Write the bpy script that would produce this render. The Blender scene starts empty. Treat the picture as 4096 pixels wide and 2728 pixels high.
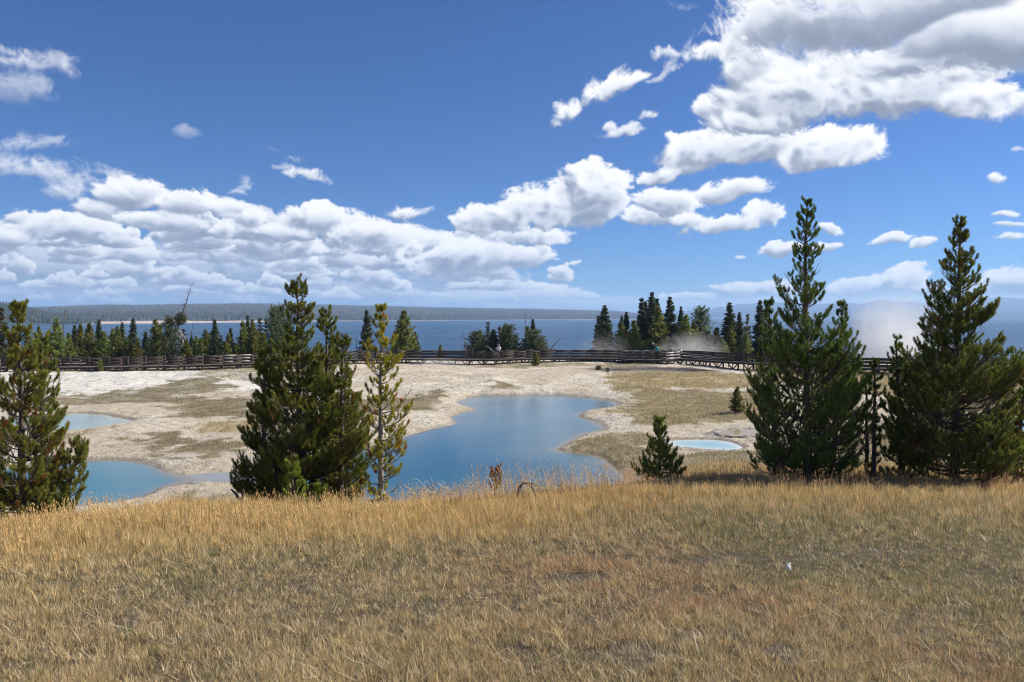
import bpy, math, random
import numpy as np
from math import radians, sin, cos, tan, atan2, pi
SC = bpy.context.scene
COL = SC.collection
F = 740.0
PITCH = math.atan(25.0 / 740.0)
SUN_AZ, SUN_EL = 74.0, 37.0      # degrees clockwise from the view direction, degrees up

# ------------------------------------------------------------------ helpers
def ray(px, py):
    u = (px - 512.0) / F; v = (341.0 - py) / F
    return np.array([u, cos(PITCH) + v * sin(PITCH), -sin(PITCH) + v * cos(PITCH)])
def G(px, py, z):                # point at height z
    d = ray(px, py); return d * (z / d[2])
def D(px, py, y):                # point at forward distance y
    d = ray(px, py); return d * (y / d[1])

_T = np.random.RandomState(7).rand(256, 256)
def vnoise(x, y):
    xi = np.floor(x).astype(int); yi = np.floor(y).astype(int)
    fx = x - xi; fy = y - yi
    fx = fx * fx * (3 - 2 * fx); fy = fy * fy * (3 - 2 * fy)
    a = _T[xi & 255, yi & 255]; b = _T[(xi + 1) & 255, yi & 255]
    c = _T[xi & 255, (yi + 1) & 255]; d = _T[(xi + 1) & 255, (yi + 1) & 255]
    return (a * (1 - fx) + b * fx) * (1 - fy) + (c * (1 - fx) + d * fx) * fy
def fbm(x, y, sc=1.0, o=4, seed=0):
    x = np.asarray(x, float) / sc + 17.3 * seed; y = np.asarray(y, float) / sc - 9.1 * seed
    r = 0; a = .5; t = 0
    for _ in range(o):
        r = r + a * vnoise(x, y); t += a
        x, y = x * 1.97 * .8 - y * 1.97 * .6 + 3.1, x * 1.97 * .6 + y * 1.97 * .8 + 7.7; a *= .5
    return r / t
def sstep(a, b, x):
    t = np.clip((x - a) / (b - a), 0, 1); return t * t * (3 - 2 * t)
def poly_sd(X, Y, poly):         # signed distance, negative inside
    P = np.asarray(poly, float); n = len(P)
    d = np.full(X.shape, 1e18); ins = np.zeros(X.shape, bool)
    for i in range(n):
        a = P[i]; b = P[(i + 1) % n]; e = b - a
        wx = X - a[0]; wy = Y - a[1]
        t = np.clip((wx * e[0] + wy * e[1]) / (e @ e + 1e-12), 0, 1)
        d = np.minimum(d, (wx - e[0] * t) ** 2 + (wy - e[1] * t) ** 2)
        c = ((a[1] > Y) != (b[1] > Y)) & (X < (b[0] - a[0]) * (Y - a[1]) / (b[1] - a[1] + 1e-12) + a[0])
        ins ^= c
    d = np.sqrt(d); return np.where(ins, -d, d)

def mk_mesh(name, V, faces, mats=None, cols=None, attrs=None, smooth=False, mat_idx=None):
    """faces: list of int arrays (M,3) or (M,4)."""
    me = bpy.data.meshes.new(name)
    V = np.ascontiguousarray(V, dtype=np.float32)
    if not isinstance(faces, (list, tuple)): faces = [faces]
    faces = [np.asarray(f, dtype=np.int32) for f in faces if len(f)]
    nl = sum(f.size for f in faces); npoly = sum(len(f) for f in faces)
    me.vertices.add(len(V)); me.vertices.foreach_set('co', V.ravel())
    me.loops.add(nl); me.loops.foreach_set('vertex_index', np.concatenate([f.ravel() for f in faces]))
    tot = np.concatenate([np.full(len(f), f.shape[1], np.int32) for f in faces])
    st = np.concatenate([[0], np.cumsum(tot)[:-1]]).astype(np.int32)
    me.polygons.add(npoly); me.polygons.foreach_set('loop_start', st)
    try: me.polygons.foreach_set('loop_total', tot)
    except Exception: pass
    if smooth: me.polygons.foreach_set('use_smooth', np.ones(npoly, bool))
    if mat_idx is not None: me.polygons.foreach_set('material_index', np.asarray(mat_idx, np.int32))
    if cols is not None:
        c = np.ones((len(V), 4), np.float32); c[:, :cols.shape[1]] = cols
        at = me.color_attributes.new('Col', 'FLOAT_COLOR', 'POINT'); at.data.foreach_set('color', c.ravel())
    for k, a in (attrs or {}).items():
        at = me.attributes.new(k, 'FLOAT', 'POINT'); at.data.foreach_set('value', np.asarray(a, np.float32))
    me.update(calc_edges=True)
    for m in (mats or []): me.materials.append(m)
    return me
def link(name, data, parent=None, loc=None, label=None, cat=None, group=None, kind=None, rz=0, scale=None):
    o = bpy.data.objects.new(name, data); COL.objects.link(o)
    if parent is not None: o.parent = parent
    if loc is not None: o.location = [float(c) for c in loc]
    if rz: o.rotation_euler[2] = rz
    if scale is not None: o.scale = scale
    if label: o['label'] = label
    if cat: o['category'] = cat
    if group: o['group'] = group
    if kind: o['kind'] = kind
    return o

class MB:                        # collects boxes / bars / tubes into one mesh
    def __init__(s): s.v = []; s.q = []; s.n = 0
    def add(s, V, Q): s.v.append(np.asarray(V, float)); s.q.append(np.asarray(Q) + s.n); s.n += len(V)
    def bar(s, a, b, w, h, up=(0, 0, 1)):
        a = np.asarray(a, float); b = np.asarray(b, float); d = b - a; d = d / (np.linalg.norm(d) + 1e-9)
        up = np.asarray(up, float); sd = np.cross(d, up)
        if np.linalg.norm(sd) < 1e-3: sd = np.array([1., 0, 0])
        sd /= np.linalg.norm(sd); u = np.cross(sd, d)
        V = [p + sd * i * w / 2 + u * j * h / 2 for p in (a, b) for i, j in ((-1, -1), (1, -1), (1, 1), (-1, 1))]
        s.add(V, [[4, 5, 1, 0], [5, 6, 2, 1], [6, 7, 3, 2], [7, 4, 0, 3], [0, 1, 2, 3], [7, 6, 5, 4]])
    def build(s, name, mat): return mk_mesh(name, np.concatenate(s.v), [np.concatenate(s.q)], [mat])

def tubes(P, R, sides=4):
    """P (N,K,3), R (N,K) -> verts, quads"""
    N, K, _ = P.shape
    T = np.gradient(P, axis=1); T /= np.linalg.norm(T, axis=2, keepdims=True) + 1e-9
    ref = np.where(np.abs(T[..., 2:3]) > .9, np.array([1., 0, 0]), np.array([0, 0, 1.]))
    A = np.cross(T, ref); A /= np.linalg.norm(A, axis=2, keepdims=True) + 1e-9
    B = np.cross(T, A)
    an = np.arange(sides) * 2 * pi / sides
    V = P[:, :, None] + R[:, :, None, None] * (A[:, :, None] * np.cos(an)[:, None] + B[:, :, None] * np.sin(an)[:, None])
    idx = np.arange(N * K * sides).reshape(N, K, sides)
    a = idx[:, :-1]; b = idx[:, 1:]
    Q = np.stack([a, np.roll(a, -1, 2), np.roll(b, -1, 2), b], -1).reshape(-1, 4)
    return V.reshape(-1, 3), Q

# ------------------------------------------------------------------ materials
def newmat(name):
    m = bpy.data.materials.new(name); m.use_nodes = True
    nt = m.node_tree; nt.nodes.clear()
    return m, nt, nt.nodes, nt.links
def N(nt, typ, **kw):
    n = nt.nodes.new(typ)
    for k, v in kw.items():
        if k.startswith('i_'): n.inputs[k[2:].replace('_', ' ')].default_value = v
        else: setattr(n, k, v)
    return n
def mathn(nt, op, a, b=None, c=None, clamp=False):
    n = nt.nodes.new('ShaderNodeMath'); n.operation = op; n.use_clamp = clamp
    for i, s in enumerate((a, b, c)):
        if s is None: continue
        if isinstance(s, (int, float)): n.inputs[i].default_value = s
        else: nt.links.new(s, n.inputs[i])
    return n.outputs[0]
def mixc(nt, f, a, b, mode='MIX'):
    n = nt.nodes.new('ShaderNodeMix'); n.data_type = 'RGBA'; n.blend_type = mode
    for i, s in ((0, f), (6, a), (7, b)):
        if isinstance(s, (int, float)): n.inputs[i].default_value = s
        elif isinstance(s, tuple): n.inputs[i].default_value = (*s, 1) if len(s) == 3 else s
        else: nt.links.new(s, n.inputs[i])
    return n.outputs[2]
def ramp(nt, f, stops):
    n = nt.nodes.new('ShaderNodeValToRGB'); e = n.color_ramp.elements
    while len(e) < len(stops): e.new(.5)
    for i, (p, c) in enumerate(stops):
        e[i].position = p; e[i].color = (*c, 1) if isinstance(c, tuple) else (c, c, c, 1)
    nt.links.new(f, n.inputs[0]); return n.outputs[0]
def simple(name, base, var=.35, scale=20, rough=.8, bump=.0, spec=.3, coord='Object'):
    m, nt, nd, lk = newmat(name)
    tc = N(nt, 'ShaderNodeTexCoord'); nz = N(nt, 'ShaderNodeTexNoise', i_Scale=scale, i_Detail=6.0, i_Roughness=.65)
    lk.new(tc.outputs[coord], nz.inputs['Vector'])
    c = mixc(nt, mathn(nt, 'MULTIPLY_ADD', nz.outputs[0], 2.4, -.7, clamp=True),
             tuple(x * (1 - var) for x in base), tuple(min(1, x * (1 + var)) for x in base))
    p = N(nt, 'ShaderNodeBsdfPrincipled'); p.inputs['Roughness'].default_value = rough
    p.inputs['Specular IOR Level'].default_value = spec
    lk.new(c, p.inputs['Base Color'])
    if bump:
        b = N(nt, 'ShaderNodeBump', i_Strength=bump, i_Distance=.02); lk.new(nz.outputs[0], b.inputs['Height']); lk.new(b.outputs[0], p.inputs['Normal'])
    o = N(nt, 'ShaderNodeOutputMaterial'); lk.new(p.outputs[0], o.inputs[0]); return m
def foliage(name, transl=.3, rough=.55, objvar=False, mul=1.0):
    """colour comes from the leaf-by-leaf Col attribute"""
    m, nt, nd, lk = newmat(name)
    at = N(nt, 'ShaderNodeAttribute', attribute_name='Col'); c = at.outputs['Color']
    if objvar:
        oi = N(nt, 'ShaderNodeObjectInfo'); hs = N(nt, 'ShaderNodeHueSaturation')
        lk.new(mathn(nt, 'MULTIPLY_ADD', oi.outputs['Random'], .045, .468), hs.inputs['Hue'])
        lk.new(mathn(nt, 'MULTIPLY_ADD', oi.outputs['Random'], .5, .75), hs.inputs['Value'])
        lk.new(c, hs.inputs['Color']); c = hs.outputs[0]
    if mul != 1.0: c = mixc(nt, 1.0, c, (mul, mul, mul), 'MULTIPLY')
    p = N(nt, 'ShaderNodeBsdfPrincipled', i_Roughness=rough); p.inputs['Specular IOR Level'].default_value = .35
    lk.new(c, p.inputs['Base Color'])
    t = N(nt, 'ShaderNodeBsdfTranslucent'); lk.new(c, t.inputs[0])
    mx = N(nt, 'ShaderNodeMixShader'); mx.inputs[0].default_value = transl
    lk.new(p.outputs[0], mx.inputs[1]); lk.new(t.outputs[0], mx.inputs[2])
    o = N(nt, 'ShaderNodeOutputMaterial'); lk.new(mx.outputs[0], o.inputs[0]); return m
M_NEEDLE = foliage('needles', .30)
M_NEEDLE_FAR = foliage('needles_far', .38, objvar=True)
M_GRASS = foliage('dry_grass', .35, rough=.5)
M_BARK = simple('pine_bark', (.12, .095, .075), .5, 30, bump=.4)
M_BARK_GREY = simple('grey_bark', (.22, .2, .18), .4, 30, bump=.3)
M_DEAD = simple('dead_wood', (.13, .115, .105), .4, 12, bump=.3)
M_BLEACHED = simple('bleached_wood', (.5, .48, .44), .25, 20, bump=.3)
M_WOOD = simple('boardwalk_wood', (.055, .042, .036), .5, 9, bump=.4)  # dark base also paints in the shaded side of the rails
M_WOODP = simple('boardwalk_post_wood', (.17, .115, .09), .4, 9, bump=.4)  # same timber, lighter and redder to paint the posts as sunlit
M_WOODL = simple('weathered_sunlit_pale_wood', (.40, .37, .33), .25, 9, bump=.4)  # weathered boards; also paints the platform's sunlit right-facing rails paler
# ------------------------------------------------------------------ world: sky with clouds, sun
def azel(px, py):
    d = ray(px, py); return atan2(d[0], d[1]), math.asin(d[2] / np.linalg.norm(d))
# clouds: centre x, y, half width, half height, tilt (deg), weight  (picture measures turned into azimuth/elevation)
def _bank():
    """the long bank of cumulus over the left horizon: many separate clouds, far ones first"""
    r = random.Random(11); L = []
    L.append(([(0,292,260,14,0,1.2),(260,294,260,12,0,1.2),(480,297,110,10,0,1.1)], dict(gain=.80, shade=.8, wisp=.35)))
    L.append(([(20,272,190,34,0,1.3),(240,274,200,32,0,1.3),(420,280,120,24,0,1.2)], dict(gain=.70, shade=1.0, wisp=.7, amax=.85)))
    cs = []
    for _ in range(95):
        y = 302 - 74 * r.random() ** .95; x = r.uniform(-40, 560)
        top = 222 + 22 * (x > 300) * min(1, (x - 300) / 200) - (8 if x < 260 else 0)
        if y < top + 8: continue
        s_ = (308 - y) / 80.0
        cs.append((y, x, (12 + 30 * s_) * r.uniform(.5, 1.3), (4 + 12 * s_) * r.uniform(.8, 1.3)))
    for y, x, rx, ry in sorted(cs, reverse=True):
        bl = [(x, y, rx, ry * .75, r.uniform(-3, 3), 1.1)]
        for _ in range(r.randint(1, 3)): bl.append((x + rx * r.uniform(-.6, .6), y - ry * r.uniform(.2, .7), rx * r.uniform(.25, .5), ry * r.uniform(.6, .95), 0, 1.1))
        L.append((bl, dict(gain=r.uniform(.74, 1.04), shade=r.uniform(.85, 1.3))))
    return L
def _c(*b, **k):
    if max(q[2] for q in b) < 30: k.setdefault('amp', 1.3)
    return (list(b), k)
LAYERS = [_c((560,304,160,9,0,1.2),(760,305,220,10,0,1.2),(960,305,200,11,0,1.2),(1150,304,160,10,0,1.2), gain=.92, wisp=1, amax=.75, amp=.5, shade=.2)] + [
 _c((742,291,38,9,0,1),(772,290,28,10,0,.95),(700,297,30,5,0,.8), gain=.95), _c((858,287,28,10,5,1),(902,281,34,15,8,1.1),(930,290,22,7,0,1)),
 _c((1010,281,38,15,0,1.1),(985,288,24,8,0,1)), _c((679,297,22,5,0,.9)), _c((534,294,44,9,0,.95),(575,298,30,5,0,.9), gain=.95)] + _bank() + [
 _c((320,222,38,15,0,1.15),(290,236,30,12,0,1.1),(355,232,36,16,0,1.1)), _c((382,238,50,16,0,1.1),(420,246,46,14,0,1.1)),
 _c((247,222,22,12,0,1.15),(232,232,26,10,0,1.1)), _c((62,230,70,16,0,1.1),(15,217,14,10,0,1),(0,238,50,14,0,1.1)),
 _c((135,198,40,19,0,1.15),(105,214,34,12,0,1.1), shade=1.15), _c((186,203,32,18,0,1.15),(226,208,24,14,0,1.1),(160,222,50,12,0,1.1), shade=.9),
 _c((240,190,11,16,-20,.65),(247,186,10,8,0,.6), wisp=.7, amax=.75), _c((404,217,24,9,8,.9), wisp=.35), 
 _c((462,262,60,22,0,1.2),(500,258,30,16,0,1.1)), _c((527,258,28,13,0,1.15),(541,251,10,13,0,1.1)), _c((562,272,14,7,-20,.9),(575,264,8,4,0,.7)),
 _c((60,178,48,15,-10,.95),(100,171,56,10,-4,.9),(68,192,24,16,0,.95), wisp=.8, amax=.78, shade=.8), _c((36,146,40,11,8,.9),(0,166,32,15,0,.9), wisp=.9, amax=.6, shade=.8),
 _c((34,64,40,13,6,.85),(58,70,18,14,0,.8),(12,52,24,6,0,.7), wisp=.7, amax=.7, shade=.6), _c((12,90,38,22,0,.9), wisp=.9, amax=.5, gain=.8),
 _c((310,180,26,8,-14,.95),(292,176,14,8,20,.7), wisp=.5, amax=.85), _c((284,165,13,6,0,.7),(294,156,8,6,0,.6), wisp=.8, amax=.5),
 _c((187,137,11,6,0,.6), wisp=1, amax=.35), _c((270,150,7,5,0,.6), wisp=1, amax=.3),
 _c((522,238,50,11,0,1.0),(480,232,26,8,0,.9), shade=.9), _c((545,212,58,26,5,1.2),(590,202,44,34,12,1.3),(500,222,46,16,0,1.05),(570,192,30,16,15,1.1), shade=1.0),
 _c((655,218,32,11,-6,.95)), _c((718,193,46,12,12,.95),(752,187,26,11,0,.9), wisp=.2), _c((662,203,36,18,-8,1.05)),
 _c((729,227,50,10,3,1.05),(764,218,26,14,8,1.05),(692,222,24,10,0,.95)),
 _c((662,178,34,9,12,1),(697,154,44,24,12,1.2),(752,148,60,22,0,1.2),(828,153,56,24,4,1.2),(862,148,16,22,-20,1.0), shade=.7),
 _c((712,107,22,14,0,1),(738,120,30,14,0,1), wisp=.2),
 _c((790,96,78,46,0,1.4),(750,64,38,38,0,1.25),(885,92,110,40,3,1.45),(970,104,66,24,-14,1.25),(765,120,56,16,0,1.2), shade=.7, wisp=.1),
 _c((706,55,26,12,0,1),(740,52,30,20,0,1), wisp=.3),
 _c((880,6,190,66,0,1.6),(1010,32,170,50,-3,1.5),(770,20,62,44,10,1.3),(930,62,120,22,-3,1.1), shade=1.4, wisp=.55, smooth=.3),
 _c((599,87,32,17,22,1.05),(566,110,24,15,38,1.05),(628,82,28,9,10,.9), wisp=.25, shade=.6), _c((656,74,20,5,25,.8), wisp=.7, amax=.7),
 _c((625,133,20,7,22,.85),(612,128,10,7,0,.8), wisp=.5, amax=.85), _c((651,112,11,7,0,.9), wisp=.5, amax=.85),
 _c((684,38,28,7,42,.8), wisp=.8, amax=.6), _c((664,48,13,8,10,.9), wisp=.5, amax=.8), _c((685,0,30,5,0,.7), wisp=.9, amax=.4),
 _c((829,232,15,7,-14,1.05)), _c((783,250,25,7,10,1.0)), _c((831,249,14,6,12,1.0)), _c((884,241,21,7,0,1.1)), _c((926,245,15,4,6,.95)),
 _c((738,256,7,3,0,.9), wisp=.4), _c((992,185,9,6,-30,.9), wisp=.4), _c((1006,227,18,3,0,.9), wisp=.3), _c((1012,236,18,4,6,.95), wisp=.3),
 _c((1003,216,11,3,0,.8), wisp=.4), _c((938,166,13,4,-12,.7), wisp=1, amax=.35), _c((1020,102,12,16,0,.8), wisp=.9, amax=.4), _c((1022,146,8,4,0,.8), wisp=.6, amax=.7)]

AZM, EL0, EL1, CW, CH = radians(54), radians(-.5), radians(38), 2520, 900
def cloud_map():
    """cloud cover and how much sunlight each bit of cloud gets, over azimuth and elevation (sun and shade computed into the sky colour)"""
    az1 = np.linspace(-AZM, AZM, CW); el1 = np.linspace(EL0, EL1, CH)
    A, E = np.meshgrid(az1, el1)
    Ep = np.maximum(E, 0)
    den = Ep * .9 + .17; dx = Ep * .22 + .32
    X = A / dx * 2.6 + 3; Y = np.log(den) * 3.3
    wx = fbm(X, Y, .9, 4, 1) - .5; wy = fbm(X, Y, .9, 4, 2) - .5
    wx2 = fbm(X, Y, .2, 4, 21) - .5; wy2 = fbm(X, Y, .2, 4, 22) - .5
    Xw = X + wx * .5 + wx2 * .12; Yw = Y + wy * .5 + wy2 * .12
    b1 = 1 - np.abs(2 * fbm(Xw, Yw, .60, 2, 3) - 1) * 2.2
    b2 = 1 - np.abs(2 * fbm(Xw, Yw, .24, 2, 4) - 1) * 2.2
    b3 = 1 - np.abs(2 * fbm(Xw, Yw, .10, 2, 5) - 1) * 2.2
    b4 = 1 - np.abs(2 * fbm(Xw, Yw, .045, 2, 9) - 1) * 2.2
    n = fbm(Xw, Yw, .8, 8, 6) - .5
    n2 = fbm(X + wx2 * .3, Y + wy2 * .3, .12, 6, 8) - .5
    n3 = fbm(X + wx2 * .8, Y + wy2 * .8, .05, 5, 12) - .5
    NF = dict(wx=wx, wy=wy, wx2=wx2, wy2=wy2, b1=b1, b2=b2, b3=b3, b4=b4, n=n, n2=n2, n3=n3)
    LIT = np.zeros((CH, CW)); ALP = np.zeros((CH, CW))
    row_s = (np.maximum(el1, 0) * .9 + .12) / (el1[1] - el1[0])     # rows per unit of cloud scale
    def blur(a, k):
        for _ in range(2):
            for ax in (0, 1):
                p_ = np.pad(a, [(k, k) if i == ax else (0, 0) for i in (0, 1)], mode='edge'); c_ = np.cumsum(p_, axis=ax)
                z_ = np.zeros_like(np.take(c_, [0], axis=ax)); c_ = np.concatenate([z_, c_], axis=ax); n_ = a.shape[ax]
                a = (np.take(c_, range(2 * k + 1, 2 * k + 1 + n_), axis=ax) - np.take(c_, range(n_), axis=ax)) / (2 * k + 1)
        return a
    def layer(blobs, seed, amp=1.0, gain=1.0, shade=1.0, amax=1.0, wisp=0.0, smooth=1.0):
        rr = np.random.RandomState(seed)
        it = []
        for cx, cy, rx, ry, rot, wt in blobs:
            a, e = azel(cx, cy); a2, _ = azel(cx + rx * .5, cy); a1, _ = azel(cx - rx * .5, cy)
            _, e1 = azel(cx, cy - ry * .5); _, e0 = azel(cx, cy + ry * .5)
            it.append((a, e, (a2 - a1) * 1.1, (e1 - e0) * 1.12, radians(rot), wt))
        m = 1.35
        x0 = min(a - ra * m - re for a, e, ra, re, r, w in it) - .01; x1 = max(a + ra * m + re for a, e, ra, re, r, w in it) + .01
        y0 = min(e - re * m - ra * abs(sin(r)) for a, e, ra, re, r, w in it) - .006; y1 = max(e + re * m + ra * abs(sin(r)) for a, e, ra, re, r, w in it) + .006
        c0, c1 = np.searchsorted(az1, [x0, x1]); r0, r1 = np.searchsorted(el1, [y0, y1])
        c0 = max(c0, 0); r0 = max(r0, 0); c1 = min(c1, CW); r1 = min(r1, CH)
        if c1 - c0 < 4 or r1 - r0 < 4: return
        sh = rr.randint(0, CW)
        ci = (np.arange(c0, c1) + sh) % (2 * CW); ci = np.where(ci >= CW, 2 * CW - 1 - ci, ci)
        f = {k: v[r0:r1][:, ci] for k, v in NF.items()}
        a_ = A[r0:r1, c0:c1]; e_ = E[r0:r1, c0:c1]; dn = (np.maximum(e_, 0) + .12)
        Aw = a_ + (f['wx'] * .075 + f['wx2'] * .055) * dn * amp; Ew = e_ + (f['wy'] * .055 + f['wy2'] * .045) * dn * amp
        M = np.full(a_.shape, -1.5); U = np.zeros(a_.shape); Vv = np.zeros(a_.shape)
        for a, e, ra, re, rot, wt in it:
            c, s_ = cos(rot), sin(rot)
            u = ((Aw - a) * c + (Ew - e) * s_) / ra; v = (-(Aw - a) * s_ + (Ew - e) * c) / re
            v = np.where(v < 0, v * 1.3, v)
            ff = wt * (1 - u * u - v * v)
            k = .15; h = np.clip(.5 + .5 * (ff - M) / k, 0, 1)
            M = M * (1 - h) + ff * h + k * h * (1 - h); U = U * (1 - h) + u * h; Vv = Vv * (1 - h) + v * h
        M = np.minimum(M, 1.1)
        bil = .28 * (f['b1'] - .45) + .24 * (f['b2'] - .45) + .17 * (f['b3'] - .45) + .09 * (f['b4'] - .45)
        Dn = M + amp * (.85 * f['n'] + bil + .35 * f['n2']) - .06
        low = sstep(.3, -.9, Vv)                              # bases are softer than tops
        wk = np.clip(wisp + .25 * low, 0, 1)
        al = sstep(-.10, .34 + .9 * wk, Dn + .40 * f['n2'] + .42 * f['n3'] * (1 + wk)) * amax
        T = np.clip(Dn, 0, 1.2); H = np.sqrt(T) + smooth * (.13 * (f['b2'] - .5) + .08 * (f['b3'] - .5) + .03 * (f['b4'] - .5) + .05 * f['n2'])
        nr, nc = H.shape; iy = np.arange(nr)[:, None]; ix = np.arange(nc)[None, :]
        st = row_s[r0:r1][:, None]
        lx, ly = .60, .80
        S = np.zeros_like(H)
        for q in (.02, .045, .08, .13, .20, .29):
            sx = np.clip(ix + np.rint(lx * st * q * .5).astype(int), 0, nc - 1); sy = np.clip(iy + np.rint(ly * st * q * .5).astype(int), 0, nr - 1)
            S += np.clip(H[sy, sx] - H - .15 * q, 0, 1) * .55
        d = np.maximum(1, np.rint(st * .006)).astype(int)
        sx = np.clip(ix + d, 0, nc - 1); sy = np.clip(iy + d, 0, nr - 1)
        rel = np.clip((H - H[sy, ix]) * .9 + (H - H[iy, sx]) * .5, -.35, .35) / np.sqrt(d * .35)
        body = sstep(.35, 1.15, T)
        l = .98 * np.exp(-1.5 * S * smooth) + rel * .42 * smooth - shade * (.62 * body * (1 - sstep(-.5, .75, Vv)) + .22 * low) + .04 + smooth * .10 * (f['b2'] - .5)
        l = np.clip(l * gain, 0, 1)
        l = blur(l, 2)
        L0 = LIT[r0:r1, c0:c1]; A0 = ALP[r0:r1, c0:c1]
        ao = al + A0 * (1 - al)
        LIT[r0:r1, c0:c1] = np.where(ao > 1e-4, (l * al + L0 * A0 * (1 - al)) / np.maximum(ao, 1e-4), l); ALP[r0:r1, c0:c1] = ao
    for i, (bl, kw) in enumerate(LAYERS): layer(bl, 100 + i, **kw)
    px = np.zeros((CH, CW, 4), np.float32); px[..., 0] = LIT; px[..., 1] = ALP; px[..., 3] = 1
    im = bpy.data.images.new('cloud_cover', CW, CH, alpha=False, float_buffer=True, is_data=True)
    im.pixels.foreach_set(px.ravel()); im.update(); return im

def build_world():
    w = bpy.data.worlds.new('World'); SC.world = w; w.use_nodes = True
    nt = w.node_tree; nt.nodes.clear(); lk = nt.links
    sky = N(nt, 'ShaderNodeTexSky', sky_type='NISHITA', sun_disc=False)
    sky.sun_elevation = radians(SUN_EL); sky.sun_rotation = radians(SUN_AZ)
    sky.altitude = 1500; sky.air_density = 1.0; sky.dust_density = .1; sky.ozone_density = 4.5
    tc = N(nt, 'ShaderNodeTexCoord'); sep = N(nt, 'ShaderNodeSeparateXYZ'); lk.new(tc.outputs['Generated'], sep.inputs[0])
    az = mathn(nt, 'ARCTAN2', sep.outputs[0], sep.outputs[1]); el = mathn(nt, 'ARCSINE', sep.outputs[2])
    u = mathn(nt, 'PINGPONG', mathn(nt, 'MULTIPLY_ADD', az, .5 / AZM, .5), 1.0)
    v = mathn(nt, 'MULTIPLY_ADD', el, 1 / (EL1 - EL0), -EL0 / (EL1 - EL0))
    P = N(nt, 'ShaderNodeCombineXYZ'); lk.new(u, P.inputs[0]); lk.new(v, P.inputs[1])
    tx = N(nt, 'ShaderNodeTexImage', extension='EXTEND', interpolation='Cubic'); tx.image = cloud_map(); lk.new(P.outputs[0], tx.inputs[0])
    ch = N(nt, 'ShaderNodeSeparateColor'); lk.new(tx.outputs[0], ch.inputs[0])
    lit = ch.outputs[0]
    ok = mathn(nt, 'MULTIPLY', mathn(nt, 'GREATER_THAN', v, 0), mathn(nt, 'LESS_THAN', v, 1))
    alpha = mathn(nt, 'MULTIPLY', ch.outputs[1], ok)
    K = 10.0
    ccol = ramp(nt, lit, [(0.0, (.27, .31, .40)), (.3, (.39, .43, .53)), (.62, (.68, .72, .80)), (1.0, (1.0, 1.0, 1.0))])
    ccol = mixc(nt, 1.0, ccol, (K * CLOUD_GAIN,) * 3, 'MULTIPLY')
    farf = ramp(nt, mathn(nt, 'MULTIPLY', el, 4.0), [(0.0, .12), (.5, .0)])
    skyc = mixc(nt, 1.0, sky.outputs[0], SKY_TINT, 'MULTIPLY')
    ccol = mixc(nt, farf, ccol, mixc(nt, 1.0, skyc, (1.0, .93, .93), 'MULTIPLY'))
    c = mixc(nt, alpha, skyc, ccol)
    bg = N(nt, 'ShaderNodeBackground', i_Strength=.1); lk.new(c, bg.inputs[0])
    o = N(nt, 'ShaderNodeOutputWorld'); lk.new(bg.outputs[0], o.inputs[0])
    w.cycles.sampling_method = 'MANUAL'; w.cycles.sample_map_resolution = 512
CLOUD_GAIN = .72
SKY_TINT = (.30, .455, .68)
build_world()
s = bpy.data.lights.new('sun', 'SUN'); s.energy = 5.0; s.angle = radians(.5); s.color = (1, .93, .82)
so = link('sun', s)
_sd = np.array([sin(radians(SUN_AZ)) * cos(radians(SUN_EL)), cos(radians(SUN_AZ)) * cos(radians(SUN_EL)), sin(radians(SUN_EL))])
from mathutils import Vector
so.rotation_euler = Vector(_sd).to_track_quat('Z', 'Y').to_euler()
cam = bpy.data.cameras.new('camera'); cam.lens = F / 1024 * 36; cam.sensor_width = 36; cam.clip_end = 120000; cam.clip_start = .05
co = link('camera', cam); co.rotation_euler = (pi / 2 - PITCH, 0, 0); SC.camera = co
SC.view_settings.view_transform = 'Standard'; SC.view_settings.look = 'None'; SC.view_settings.exposure = .62; SC.view_settings.gamma = 1
SC.cycles.max_bounces = 8; SC.cycles.diffuse_bounces = 2; SC.cycles.glossy_bounces = 2; SC.cycles.transmission_bounces = 4
SC.cycles.transparent_max_bounces = 8; SC.cycles.volume_bounces = 6; SC.cycles.use_denoising = True; SC.cycles.filter_width = 1.15
SC.cycles.use_light_tree = False
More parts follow.
